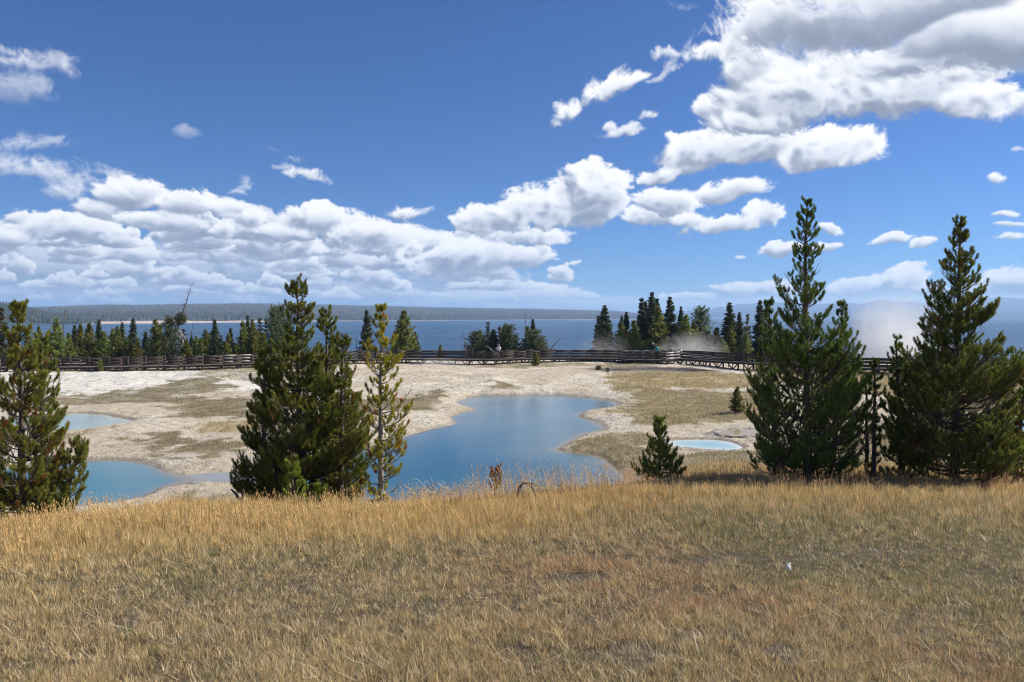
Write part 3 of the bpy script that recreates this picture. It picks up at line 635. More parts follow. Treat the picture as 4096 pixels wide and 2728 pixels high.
# ------------------------------------------------------------------ the pines near the camera: every shoot carries its own needles
def rot_about(v, ax, a):
    c, s_ = np.cos(a)[..., None], np.sin(a)[..., None]
    return v * c + np.cross(ax, v) * s_ + ax * (ax * v).sum(-1, keepdims=True) * (1 - c)
def unit(v): return v / (np.linalg.norm(v, axis=-1, keepdims=True) + 1e-9)
def pine(seed, H, env, topd=.8, low=0, wide=1.0, wh=.26, nbr=(4, 6), lean=(0, 0), rise=.45, bare=0.0, needle=.055, twig=1.0, dead=0, trunk_r=None, brown=.05, dens=1.0, gaps=0.0, nneed=120, shoot=.22):
    """env(t, phi) -> branch reach in metres at relative height t. Returns wood and needle arrays (base at the origin)."""
    r = np.random.RandomState(seed); W, R_, SH = [], [], []
    tr = trunk_r or (.014 * H + .012)
    K = 14; tt = np.linspace(0, 1, K)
    wob = np.cumsum(r.normal(0, .006 * H, (K, 2)), 0) * .35; wob[0] = 0
    TP = np.stack([lean[0] * tt + wob[:, 0], lean[1] * tt + wob[:, 1], H * tt], -1)
    def tpos(t): return np.array([np.interp(t, tt, TP[:, i]) for i in range(3)])
    trr = tr * (1 - tt) ** .8 + .007
    SH.append((TP[-3:].mean(0) * 0 + tpos(1 - .16 / H), np.array([0, 0, 1.]), .17, 1.2))
    z = .12 + bare; k = 0; branches = []
    while z < H - .05:
        t = z / H; n = r.randint(nbr[0], nbr[1] + 1) + (low if t < .6 else 0); ph0 = r.rand() * 6.28
        for i in range(n):
            if r.rand() < gaps or fbm(np.array(t * 5.0 + seed), np.array(ph0 + i * 2.0), 1, 2, seed) < .29 - .5 * max(0, t - .7): continue
            branches.append((t + r.normal(0, .012), ph0 + i * 2 * pi / n + r.normal(0, .28), 1.0))
        for i in range(int(round(4 * dens * (1 if t < .82 else topd)))):
            branches.append((t + r.uniform(0, wh / H), r.rand() * 6.28, r.uniform(.35, .75)))
        z += wh * r.uniform(.8, 1.25) * (1.0 if t > .15 else .8) * (1.0 if t < .86 else .62); k += 1
    BK = 7; s = np.linspace(0, 1, BK); BP, BR = [], []; TWP, TWR = [], []
    for t, ph, f in branches:
        t = min(max(t, .02), .985)
        el = .30 + .65 * t + r.normal(0, .12)                   # young branches near the top point up more
        L = 0.3
        for _ in range(8):                                       # reach the outline where the upturned tip ends
            L = .5 * L + .5 * max(env(min(1, max(.0, t + rise * (1 + .5 * t) * (.35 * el + .75) * L / H)), ph) * wide / .86, .04)
        L = max(L * f * r.uniform(.80, 1.12), .09)
        hdir = np.array([cos(ph), sin(ph), 0.]); p0 = tpos(t)
        rs = rise * (1 + .5 * t)
        path = p0 + hdir * (L * (s - .12 * s * s))[:, None] + np.array([0, 0, 1.]) * (L * rs * (.35 * s * el + .75 * s ** 2.2 - .10 * np.sin(pi * s) * (1 - t)))[:, None]
        sw = np.cross(hdir, [0, 0, 1.]) * (r.normal(0, .07) * L)
        path = path + sw * (s ** 1.5)[:, None] + r.normal(0, .008 * L, (BK, 3)) * s[:, None]
        BP.append(path); BR.append((.0045 + .0105 * L) * (1 - s) ** .9 + .0028)
        isdead = r.rand() < dead * (1 - t) ** 1.5 * 1.6
        T = unit(np.gradient(path, axis=0))
        if not isdead: SH.append((path[-1], unit(T[-1] + [0, 0, .25]), min(shoot, L * .6), 1.0))
        nt_ = int(L / .066 * twig * r.uniform(.85, 1.15))
        for j in range(nt_):
            q = (j + .5 + r.normal(0, .25)) / nt_; q = .16 + .80 * min(max(q, 0), 1)
            pp = np.array([np.interp(q, s, path[:, i]) for i in range(3)]); tg = unit(np.array([np.interp(q, s, T[:, i]) for i in range(3)]))
            side = unit(np.cross(tg, [0, 0, 1.])) * (1 if j % 2 else -1)
            lt = L * (.52 * (1 - q) + .15) * r.uniform(.6, 1.15); lt = min(max(lt, .07), .62)
            d0 = unit(tg * .75 + side * r.uniform(.45, 1.0) + np.array([0, 0, r.uniform(-.1, .45)]))
            ss = np.linspace(0, 1, 4)[:, None]
            tp = pp + d0 * lt * ss + np.array([0, 0, 1.]) * lt * .38 * ss ** 2
            TWP.append(tp); TWR.append(np.linspace(.0034, .0022, 4) * (1 + lt))
            if isdead or (q < .30 and r.rand() < .5): continue
            dd = unit(tp[-1] - tp[-2] + [0, 0, .02]); SH.append((tp[-1], dd, min(shoot, max(.08, lt * .7)), 1.0))
            if lt > .17:
                for sgn in (-1, 1) if lt > .24 else (r.choice([-1, 1]),):
                    b = tp[1] * .5 + tp[2] * .5; sd = unit(np.cross(d0, [0, 0, 1.])) * sgn
                    d2 = unit(d0 * .8 + sd * .7 + [0, 0, .25]); l2 = lt * .5
                    q2 = b + d2 * l2 * ss + np.array([0, 0, .3]) * l2 * ss ** 2
                    TWP.append(q2); TWR.append(np.full(4, .0026)); SH.append((q2[-1], unit(d2 + [0, 0, .3]), min(shoot, max(.08, l2 * .8)), 1.0))
    v1, q1 = tubes(TP[None], trr[None], 8)
    vb, qb = tubes(np.array(BP), np.array(BR), 5); vt, qt = tubes(np.array(TWP), np.array(TWR), 3)
    trunk = (np.concatenate([v1, vb, vt]), np.concatenate([q1, qb + len(v1), qt + len(vb) + len(v1)]))
    print('shoots', seed, len(SH))
    # needles
    S0 = np.array([a[0] for a in SH]); SD = np.array([a[1] for a in SH]); SL = np.array([a[2] for a in SH]); n = len(SH)
    m = nneed
    u = r.rand(n, m) ** .85
    base = S0[:, None] - SD[:, None] * (SL[:, None] * (1 - u))[..., None]
    perp = unit(np.cross(SD, unit(r.normal(0, 1, (n, 3))))); perp2 = np.cross(SD, perp)
    a = r.rand(n, m) * 6.283
    rad = perp[:, None] * np.cos(a)[..., None] + perp2[:, None] * np.sin(a)[..., None]
    op = (.95 - .45 * u ** 3 + r.normal(0, .12, (n, m)))[..., None]
    nd = unit(SD[:, None] * np.cos(op) + rad * np.sin(op) + np.array([0, 0, .10]))
    ln = (needle * r.uniform(.75, 1.15, (n, m)) * (1 - .2 * u))[..., None]
    wd = unit(np.cross(nd, r.normal(0, 1, (n, m, 3)))) * .0031
    V = np.stack([base + wd, base - wd, base + nd * ln], 2).reshape(-1, 3)
    Fc = np.arange(len(V)).reshape(-1, 3)
    shade = r.uniform(.75, 1.3, (n, 1)); hue = r.rand(n, 1); br = (r.rand(n, 1) < brown)
    g = np.stack([.125 + .065 * hue, .170 + .045 * hue, .036 + .002 * hue], -1) * shade[..., None]
    g = np.where(br[..., None], np.array([.17, .085, .03]), g)
    c = np.broadcast_to(g, (n, m, 3)) * r.uniform(.85, 1.15, (n, m, 1))
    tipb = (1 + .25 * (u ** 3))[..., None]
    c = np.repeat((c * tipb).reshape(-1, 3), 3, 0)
    return trunk, (V, Fc, c)
def env_px(rows, base_py, top_py, k):
    """rows (py, left px, right px) -> reach function in metres"""
    t = [(base_py - y) / (base_py - top_py) for y, l, r_ in rows]; o = np.argsort(t)
    t = np.array(t)[o]; l = np.array([rows[i][1] for i in o]) * k; r_ = np.array([rows[i][2] for i in o]) * k
    def f(tt, ph):
        a = np.interp(tt, t, l); b = np.interp(tt, t, r_); c = cos(ph)
        m = (a + b) / 2
        return (b * c + m * (1 - c)) if c > 0 else (a * -c + m * (1 + c))
    return f
def near_pine(px, base_py, top_px, top_py, dist, rows, seed, label, group='pines on the edge of the grassy hill', wood=None, tint=None, scale_n=1.0, name='pine_tree', sink=.05, **kw):
    b = D(px, base_py, dist); gz = float(land_z(np.array([b[0]]), np.array([dist]), False)[0])
    t = D(top_px, top_py, dist); H = t[2] - gz + sink; k = dist / 740
    bpy_ = 341 - 740 * tan(math.atan(gz / dist) + PITCH)
    (tv, tq), (nv, nf, nc) = pine(seed, H, env_px(rows, bpy_, top_py, k), lean=((top_px - px) * k, 0), **kw)
    if tint is not None: nc = nc * np.array(tint)
    o = link(name, None, loc=(b[0], dist, gz - sink), label=label, cat='pine tree' if name == 'pine_tree' else 'sapling', group=group)
    link('trunk', mk_mesh('trunk', tv, [tq], [wood or M_BARK], smooth=True), o)
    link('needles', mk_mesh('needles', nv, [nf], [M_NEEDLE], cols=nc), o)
    return o
# A: leftmost
near_pine(22, 513, 24, 307, 10.0, [(307,2,2),(316,7,7),(328,11,10),(340,13,11),(352,10,16),(365,14,24),(380,20,32),(395,24,30),(410,26,28),(425,30,40),(440,36,52),(452,40,54),(466,42,34),(480,44,40),(500,38,44),(512,20,20)], 21,
  'tall cone dotted pine at the left edge, nearest tree on the left', wh=.22, nbr=(6, 8), brown=.10, tint=(1.35, 1.12, 1.0), rise=.62, twig=1.15, dead=.25)
near_pine(52, 512, 86, 437, 10.3, [(437,3,3),(446,10,10),(456,18,12),(468,26,18),(480,34,20),(492,40,18),(505,40,16)], 22,
  'low spreading young pine at the right foot of the leftmost pine', brown=.05, tint=(1.3, 1.12, 1.0), wh=.20, rise=.9, twig=1.2, nbr=(5, 7))
near_pine(44, 505, 46, 336, 11.2, [(336,2,2),(345,8,8),(360,12,13),(380,15,18),(400,18,22),(420,15,20),(460,12,15),(500,12,14)], 23,
  'slim pine crowded against the right side of the leftmost pine', brown=.07, tint=(1.2, 1.1, 1.0), wh=.24, twig=1.0)
near_pine(-24, 512, -20, 345, 10.8, [(345,3,3),(370,14,16),(420,24,34),(470,34,44),(505,34,40)], 24,
  'pine cut by the left frame edge behind the leftmost trunk', brown=.05, tint=(1.2, 1.1, 1.0), wh=.26, dead=.3)
# B: the big one left of centre
near_pine(303, 500, 301, 278, 13.0, [(278,2,2),(284,9,9),(294,11,13),(306,12,16),(318,11,14),(328,13,14),(342,22,18),(356,32,26),(370,40,34),(385,46,44),(400,48,54),(415,52,62),(430,54,68),(445,56,70),(458,62,66),(470,66,62),(484,64,56),(496,44,40)], 31,
  'broadest dark green pine left of the middle with its crown over the blue pool', tint=(1.18, 1.06, .9), wh=.22, nbr=(5, 7), brown=.015, dead=.22, twig=1.15, rise=.5)
near_pine(325, 492, 325, 308, 13.6, [(308,5,5),(314,8,10),(322,9,11),(334,9,10),(350,12,22),(370,20,30),(400,30,40),(430,40,44),(460,40,46),(488,30,36)], 32,
  'second crown just right of the broadest pine, its tip lower', gaps=.15, tint=(1.15, 1.05, .9), wh=.24, brown=.015, dead=.3)
near_pine(340, 494, 347, 334, 12.8, [(334,2,2),(342,6,8),(355,11,9),(370,13,10),(390,16,14),(410,24,20),(430,28,26),(450,30,30),(470,26,30),(490,22,26)], 33,
  'third stem of the pine clump leaning towards the thin yellow green pine', gaps=.15, tint=(1.15, 1.05, .9), wh=.22, nbr=(5, 7), brown=.02, dead=.2)
near_pine(262, 497, 268, 350, 12.7, [(350,3,3),(362,10,10),(380,14,14),(400,16,18),(420,18,22),(445,22,24),(465,30,26),(480,32,26),(494,18,20)], 34,
  'lower dark pine at the left shoulder of the broadest pine', gaps=.15, tint=(1.15, 1.05, .9), wh=.22, nbr=(5, 7), brown=.01, rise=.55)
near_pine(382, 497, 384, 308, 12.3, [(308,2,2),(316,6,6),(326,10,12),(338,16,18),(350,22,20),(362,20,26),(374,12,14),(386,16,26),(396,22,28),(410,16,30),(425,12,28),(440,14,32),(455,26,24),(470,20,26),(485,16,22),(494,10,12)], 35,
  'thin yellow green pine with a bare pale trunk beside the blue pool', wood=M_BARK_GREY, tint=(2.3, 1.7, .9), wh=.23, nbr=(4, 5), twig=.9, gaps=.22, brown=.05, trunk_r=.05, dead=.35, rise=.55)
near_pine(294, 503, 293, 466, 11.2, [(466,1,1),(474,8,8),(484,13,14),(494,17,22),(502,14,18)], 36, 'bright green sapling at the foot of the broadest pine', group='saplings on the hill', name='pine_sapling', tint=(1.5, 1.5, 1.0), wh=.12, nbr=(4, 5), rise=.8, brown=0, needle=.045, nneed=110)
near_pine(318, 504, 322, 490, 11.0, [(490,3,3),(498,12,12),(503,14,16)], 37, 'tiny sapling lying low in the grass right of the bright green sapling', group='saplings on the hill', name='pine_sapling', tint=(1.4, 1.35, 1.0), wh=.10, rise=.9, brown=0)
# E..G: right-hand group
near_pine(807, 476, 804, 200, 13.0, [(200,1,1),(206,3,3),(214,8,8),(222,8,9),(232,13,12),(242,15,15),(252,13,17),(263,16,18),(275,26,20),(285,26,16),(300,22,22),(312,26,26),(325,32,32),(340,38,38),(355,44,46),(372,50,52),(390,54,54),(405,56,54),(422,58,56),(440,54,54),(455,48,50),(470,34,40)], 41,
  'tallest pine, with a spiky top, standing right of the small cyan pool', topd=.25, low=2, wide=1.04, wh=.30, nbr=(6, 8), brown=.02, rise=.6, dead=.2, tint=(.88, 1.02, .95), twig=1.05)
near_pine(832, 470, 840, 304, 13.8, [(304,1,1),(314,6,6),(326,10,10),(338,13,20),(350,18,26),(362,20,26),(380,22,26),(400,28,32),(430,30,32),(460,28,30)], 42,
  'shorter pine just behind the right side of the tallest pine', wh=.24, brown=.01, rise=.8, tint=(.85, 1.0, .9), dead=.15)
near_pine(776, 468, 765, 304, 14.0, [(304,1,1),(312,5,7),(325,9,10),(340,12,14),(360,16,18),(385,18,22),(410,24,26),(440,26,28),(462,24,26)], 43,
  'dark pine just behind the left side of the tallest pine', wh=.24, brown=.01, rise=.75, tint=(.8, .95, .85), dead=.15)
near_pine(873.5, 470, 873.5, 361, 13.2, [(361,1,1),(370,5,5),(382,9,9),(394,9,14),(410,8,10),(425,10,10),(445,10,11),(460,9,10)], 44,
  'slender sparse pine between the two tall right hand pines', wh=.24, nbr=(3, 5), twig=.9, gaps=.2, brown=.02, dead=.4, tint=(.85, .95, .9))
near_pine(867, 469, 866, 374, 13.9, [(374,1,1),(384,6,5),(400,9,6),(420,9,9),(445,8,10),(460,8,8)], 45,
  'thin dark pine close behind the slender sparse one', wh=.24, nbr=(3, 5), gaps=.15, dead=.4, tint=(.8, .9, .85))
near_pine(954, 470, 953, 219, 12.7, [(219,1,1),(226,5,5),(234,8,7),(244,9,10),(255,14,13),(264,22,18),(274,20,22),(283,26,20),(294,32,28),(304,34,32),(316,34,36),(328,40,40),(340,46,44),(352,52,52),(366,56,58),(382,58,64),(400,60,66),(420,62,70),(440,62,74),(455,52,70),(466,36,46)], 46,
  'wide olive green pine near the right edge with dark upswept branch tips', topd=.35, low=1, wide=1.0, wh=.27, nbr=(7, 9), brown=.05, rise=.55, dead=.18, tint=(1.08, 1.02, .9), twig=1.05)
near_pine(902, 468, 897, 338, 13.3, [(338,1,1),(346,5,5),(360,9,10),(380,12,13),(400,14,16),(430,18,18),(458,18,18)], 47,
  'low dark pine at the left skirt of the wide olive green pine', wh=.22, nbr=(4, 6), tint=(.8, .95, .85), dead=.1)
near_pine(1016, 466, 1022, 372, 12.4, [(372,1,1),(382,6,6),(400,14,14),(425,20,20),(450,22,24)], 48,
  'low bright green pine at the right frame edge', wh=.22, nbr=(4, 6), tint=(1.3, 1.2, .9))
near_pine(660, 482, 659, 420, 12.9, [(420,1,1),(428,6,6),(438,11,12),(448,17,17),(458,22,23),(468,27,29),(478,24,27)], 49,
  'knee high young pine standing alone by the right bank of the blue pool', group='saplings on the hill', name='pine_sapling', wh=.13, nbr=(6, 7), rise=.5, brown=0, tint=(1.15, 1.2, .9), needle=.05, nneed=110)
# the dead red seedling
near_pine(494, 503, 497, 465, 11.3, [(465,1,1),(470,5,5),(476,8,10),(486,8,9),(496,5,4)], 50, 'dead seedling with rust red needles on the crest in front of the blue pool', group=None, name='dead_seedling', wood=M_DEAD, tint=(2.1, .50, .8), wh=.11, nbr=(3, 4), rise=.9, brown=0, needle=.035, bare=.15, twig=.8, nneed=60)
# ------------------------------------------------------------------ grass
def blades(P, h, w, az, lean, curve, cols, seg=2, head=None):
    """P (n,3) foot, h length, w width, az lean direction, lean/curve amounts; cols (n,3)"""
    n = len(P); ts = np.linspace(0, 1, seg + 1)
    dirv = np.stack([np.cos(az), np.sin(az), 0 * az], -1)
    fa = az + pi / 2 + np.random.RandomState(1).uniform(-.8, .8, n)
    wd = np.stack([np.cos(fa), np.sin(fa), 0 * fa], -1)
    V = []
    for t in ts:
        off = (lean * t + curve * t * t)
        zz_ = np.sqrt(np.clip(1 - np.clip(off / np.maximum(t, 1e-3), 0, .97) ** 2, .02, 1)) * t if t > 0 else 0 * t
        c = P + dirv * (h * off)[:, None] + np.array([0, 0, 1.]) * (h * zz_)[:, None]
        if t < 1: 
            ww = (w * (1 - .45 * t))[:, None]
            V += [c + wd * ww / 2, c - wd * ww / 2]
        else: V.append(c)
    m = len(V); V = np.stack(V, 1).reshape(-1, 3); b = (np.arange(n) * m)[:, None]
    Q = np.concatenate([b + np.array([[2 * i, 2 * i + 1, 2 * i + 3, 2 * i + 2]]) for i in range(seg - 1)]) if seg > 1 else np.zeros((0, 4), int)
    T = b + np.array([[2 * seg - 2, 2 * seg - 1, 2 * seg]])
    return V, Q, T, np.repeat(cols, m, 0)
STRAW = np.array([.63, .46, .22]); PALE = np.array([.68, .56, .36]); OLIVE = np.array([.24, .235, .095]); RED = np.array([.52, .31, .16]); GREYB = np.array([.44, .34, .19]); GOLD = np.array([.70, .50, .22])
def build_hill_grass():
    r = np.random.RandomState(77)
    # most of it grows in tufts, each with its own colour, height and tilt
    NT, per = 84000, 15; n1 = NT * per; n2_ = 300000; n = n1 + n2_
    dt = 2.5 + 15.0 * r.rand(NT) ** 1.35; pt = r.uniform(-430, 1455, NT); xt = (pt - 512) / 740 * dt
    ta = r.rand(n1) * 6.283; tr_ = np.abs(r.normal(0, .026, n1)) * np.repeat(r.uniform(.6, 1.7, NT), per)
    X = np.concatenate([np.repeat(xt, per) + np.cos(ta) * tr_, np.zeros(n2_)]); Y = np.concatenate([np.repeat(dt, per) + np.sin(ta) * tr_, np.zeros(n2_)])
    d2 = 2.5 + 15.0 * r.rand(n2_) ** 1.35; X[n1:] = (r.uniform(-430, 1455, n2_) - 512) / 740 * d2; Y[n1:] = d2
    d = Y; px = 512 + 740 * X / np.maximum(Y, .5); tuft = np.arange(n) < n1
    def pt_(f, loose): return np.concatenate([np.repeat(f, per), loose])
    df = np.interp(px, _gx, _DF); dc = np.interp(px, _gx, _CD)
    Z = land_z(X, Y, False)
    a = fbm(X, Y, 1.6, 4, 91); b = fbm(X, Y, .45, 3, 92); c = fbm(X, Y, 3.5, 3, 93); e = fbm(X, Y, .9, 3, 94)
    crest = sstep(-5.2, -2.2, d - dc); leftg = sstep(720, 480, px); rightside = sstep(560, 700, px)
    mat_ = sstep(8.6, 6.4, d) * (1 - .45 * sstep(.52, .62, fbm(X, Y, 1.1, 3, 99)))   # matted short growth nearer by
    far = d > dc + np.where(px > 620, 99, 4.0)
    u1 = pt_(r.rand(NT), r.rand(n2_)); u2 = pt_(r.rand(NT), r.rand(n2_)); u3 = pt_(r.rand(NT), r.rand(n2_)); u4 = pt_(r.rand(NT), r.rand(n2_)); u5 = pt_(r.rand(NT), r.rand(n2_))
    bare = (b * .5 + e * .5 < .30) & (u5 > .25) & (crest < .5)
    for bx, bd, rx_, rd in ((425, 5.2, 24, .35), (612, 4.9, 40, .40), (690, 4.35, 30, .25), (300, 5.7, 20, .25), (870, 6.6, 50, .3), (960, 5.0, 30, .3), (120, 4.8, 25, .2), (520, 4.2, 26, .22), (760, 4.9, 22, .2)):
        hole = np.exp(-((px - bx) / rx_) ** 2 - ((d - bd) / rd) ** 2); bare |= (hole > .45 + .6 * (b - .3)) & (u5 > .38)
    keep = ~far & ~bare & (u1 < (.45 + .9 * b + .25 * crest))
    redw = (sstep(.50, .66, a) * (.10 + .38 * rightside)).clip(0, .6)
    redw = np.maximum(redw, np.exp(-((px - 590) / 100) ** 2 - ((d - 6.3) / .7) ** 2) * .55)
    olw = sstep(.46, .62, c) * (1 - .75 * crest) * .40 + .13 + .07 * mat_; goldw = crest * (.30 + .40 * leftg)
    own = r.rand(n) < .72                                          # blades that follow their tuft
    def uu(t): return np.where(own, t, r.rand(n))
    q = np.where(uu(u2) < olw, 1, 0); q = np.where(uu(u3) < redw, 2, q); q = np.where(uu(u4) < goldw, 3, q); mixr = uu(u5)
    q = np.where((q == 0) & (mixr < .24), 4, q); q = np.where((q == 0) & (mixr > .78), 5, q)
    C = np.stack([STRAW, OLIVE, RED, GOLD, PALE, GREYB])[q] * r.uniform(.6, 1.35, (n, 1)) * pt_(r.uniform(.7, 1.3, NT), r.uniform(.6, 1.2, n2_))[:, None]
    th = pt_(r.rand(NT), r.rand(n2_) * .7)
    hgt = (.03 + .075 * th ** 1.5 + .045 * r.rand(n) + .03 * a + .13 * crest * (.3 + .9 * th) * (1 - .4 * sstep(200, -50, px))) * np.where(px > 640, .9, 1)
    hgt *= 1 - .45 * mat_
    hgt *= 1 - crest * (.55 - .9 * (fbm(X, Y, .8, 3, 102) - .2)).clip(0, .6)
    w = (.0015 + .00026 * d) * r.uniform(.7, 1.35, n)
    wind = fbm(X, Y, .7, 2, 95) * 12.6
    laz = np.where(tuft, np.concatenate([ta, np.zeros(n2_)]) + r.normal(0, .5, n), wind + r.normal(0, .9, n))
    lay = (r.rand(n) < .12 * (1 - crest) + .22 * mat_)
    lean = np.where(lay, r.uniform(.55, .95, n), r.uniform(.0, .42, n) * (1 - .5 * crest) * (1 + .6 * mat_)); curve = np.where(lay, .0, r.uniform(0, .45, n) * (1 - .4 * crest))
    k = keep
    P = np.stack([X, Y, Z - .008], -1)
    V, Q, T, cc = blades(P[k], hgt[k], w[k], laz[k], lean[k], curve[k], C[k])
    link('grass', mk_mesh('grass', V, [Q, T], [M_GRASS], cols=cc), kind='stuff', label='dry straw coloured grass covering the hillside in the foreground', cat='grass')
    # long pale fallen stems
    n = 2200
    d = 2.6 + 9 * r.rand(n) ** 1.5; px = r.uniform(-150, 1180, n); X = (px - 512) / 740 * d; Y = d
    Z = land_z(X, Y, False) + r.uniform(.03, .10, n)
    V, Q, T, cc = blades(np.stack([X, Y, Z], -1), r.uniform(.07, .20, n), .0022 + .0003 * d, r.rand(n) * 6.28, np.full(n, .96), r.uniform(-.25, .15, n), PALE * r.uniform(.75, 1.25, (n, 1)), seg=3)
    link('fallen_stems', mk_mesh('fallen_stems', V, [Q, T], [M_GRASS], cols=cc), kind='stuff', label='long pale grass stems lying bent over the short grass', cat='grass')
    # tall seed stalks along the crest
    n = 31000
    px = r.uniform(-430, 1455, n); dc = np.interp(px, _gx, _CD)
    d = dc + np.where(px < 640, r.normal(-.8, 1.3, n), r.normal(-.3, 1.9, n)); d = np.clip(d, 4, dc + 3); X = (px - 512) / 740 * d; Y = d
    kk = (fbm(X, Y, 1.1, 3, 96) > .40) & (r.rand(n) < np.where(px < 640, 1, .75)); n = kk.sum(); X, Y, d, px = X[kk], Y[kk], d[kk], px[kk]
    Z = land_z(X, Y, False); h = r.uniform(.14, .42, n) * (1 - .35 * sstep(200, -50, px)) * (1 + .25 * (np.abs(px - 560) < 90)) * np.where(px > 640, .8, 1.0)
    h = h * (.35 + 1.2 * fbm(X, Y, .9, 3, 101)) * (1 - .35 * np.exp(-((px - 185) / 60) ** 2))
    az = r.normal(2.9, 1.1, n); lean = r.uniform(0, .22, n); curve = r.uniform(0, .25, n)
    redk = (r.rand(n) < np.where(px > 560, .45, .12))[:, None]
    C = np.where(redk, RED * 1.2, GOLD) * r.uniform(.75, 1.3, (n, 1))
    V, Q, T, cc = blades(np.stack([X, Y, Z], -1), h, np.full(n, .0045), az, lean, curve, C, seg=3)
    # seed heads: small spindles at the tips
    tip = V.reshape(n, -1, 3)[:, -1]; prev = V.reshape(n, -1, 3)[:, -2]; dr = unit(tip - prev); L = r.uniform(.03, .06, n)[:, None]
    s1 = unit(np.cross(dr, [0, 0, 1.]) + 1e-4) * .004; s2 = unit(np.cross(dr, s1)) * .004; c0 = tip - dr * L; c1 = c0 + dr * L * .4
    HV = np.stack([c0, c1 + s1, c1 + s2, c1 - s1, c1 - s2, c0 + dr * L * 1.15], 1); b = (np.arange(n) * 6)[:, None]
    HT = np.concatenate([b + np.array([t]) for t in ((0, 2, 1), (0, 3, 2), (0, 4, 3), (0, 1, 4), (5, 1, 2), (5, 2, 3), (5, 3, 4), (5, 4, 1))]) + len(V)
    V = np.concatenate([V, HV.reshape(-1, 3)]); cc = np.concatenate([cc, np.repeat(C * 1.1, 6, 0)])
    link('seed_grass', mk_mesh('seed_grass', V, [Q, np.concatenate([T, HT])], [M_GRASS], cols=cc), kind='stuff', label='tall golden seed headed grass fringing the crest of the hill', cat='grass')
build_hill_grass()
def build_flat_grass():
    r = np.random.RandomState(78); n = 2700000
    Y = 14 + 88 * r.rand(n) ** .8; px = r.uniform(-260, 1300, n); X = (px - 512) / 740 * Y
    v, g = veg_at(X, Y); d = Y
    dc = np.interp(px, _gx, _CD); df = np.interp(px, _gx, _DF)
    hill = sstep(dc + (df - dc) * np.where(px > 640, .85, .5), dc + 1, d + (fbm(X, Y, 2, 3, 71) - .5) * 3)
    v = np.maximum(v, hill * .9); g = np.where(hill > .4, .35, g)
    cl = fbm(X, Y, .8, 4, 97)
    p = v * sstep(.34, .52, cl) * 1.2
    p = np.maximum(p, .35 * (fbm(X, Y, .55, 2, 88) > .74) * sstep(50, 60, Y))      # lone tufts on the bare crust
    k = (r.rand(n) < p); X, Y, g, v, px, cl = X[k], Y[k], g[k], v[k], px[k], cl[k]
    Z, shore = land_z(X, Y); k = shore > .25; X, Y, Z, g, v, cl = X[k], Y[k], Z[k], g[k], v[k], cl[k]; n = len(X)
    q = r.rand(n); goldn = q < (.25 + .65 * g)
    C = np.where(goldn[:, None], np.array([.64, .51, .29]), np.array([.28, .235, .14])) * r.uniform(.7, 1.3, (n, 1))
    C = np.where((r.rand(n) < .3)[:, None], np.array([.17, .18, .09]), C)
    h = (.06 + .16 * r.rand(n) * (.6 + .8 * g)) * (.6 + .9 * cl); w = .0032 + .00017 * Y
    V, Q, T, cc = blades(np.stack([X, Y, Z - .02], -1), h, w * r.uniform(.8, 1.5, n), r.rand(n) * 6.28, r.uniform(0, .5, n), r.uniform(0, .4, n), C)
    print('flat grass', n)
    link('sparse_grass', mk_mesh('sparse_grass', V, [Q, T], [M_GRASS], cols=cc), kind='stuff', label='patchy dry grass growing on the pale thermal flats', cat='grass')
build_flat_grass()
def build_gravel():
    r = np.random.RandomState(79); n = 150000
    Y = 24 + 66 * r.rand(n) ** .9; px = r.uniform(-80, 1100, n); X = (px - 512) / 740 * Y
    Z, sh = land_z(X, Y); v, g = veg_at(X, Y)
    p = .10 + .9 * sstep(3.2, .2, sh) * (fbm(X, Y, 1.5, 3, 98) > .45); k = (sh > .02) & (r.rand(n) < p) & (v < .5) & (Y < 78)
    X, Y, Z = X[k], Y[k], Z[k]; n = len(X); s_ = (.008 + .030 * r.rand(n) ** 3.5) * (1 + Y / 60)
    O = np.array([[1, 0, 0], [0, 1, 0], [-1, 0, 0], [0, -1, 0], [0, 0, .55], [0, 0, -.5]]) 
    V = np.stack([X, Y, Z], -1)[:, None] + O[None] * s_[:, None, None] * r.uniform(.5, 1.4, (n, 6, 1))
    T = np.array([[0, 1, 4], [1, 2, 4], [2, 3, 4], [3, 0, 4], [1, 0, 5], [2, 1, 5], [3, 2, 5], [0, 3, 5]])
    F_ = (np.arange(n)[:, None, None] * 6 + T[None]).reshape(-1, 3)
    C = np.repeat(np.array([.42, .37, .30]) * r.uniform(.4, 1.2, (n, 1)), 6, 0)
    link('gravel', mk_mesh('gravel', V.reshape(-1, 3), [F_], [M_STONE], cols=C), kind='stuff', label='crumbly pale sinter gravel scattered along the pool banks', cat='gravel')
M_STONE = foliage('sinter_stone', 0, .9)
build_gravel()
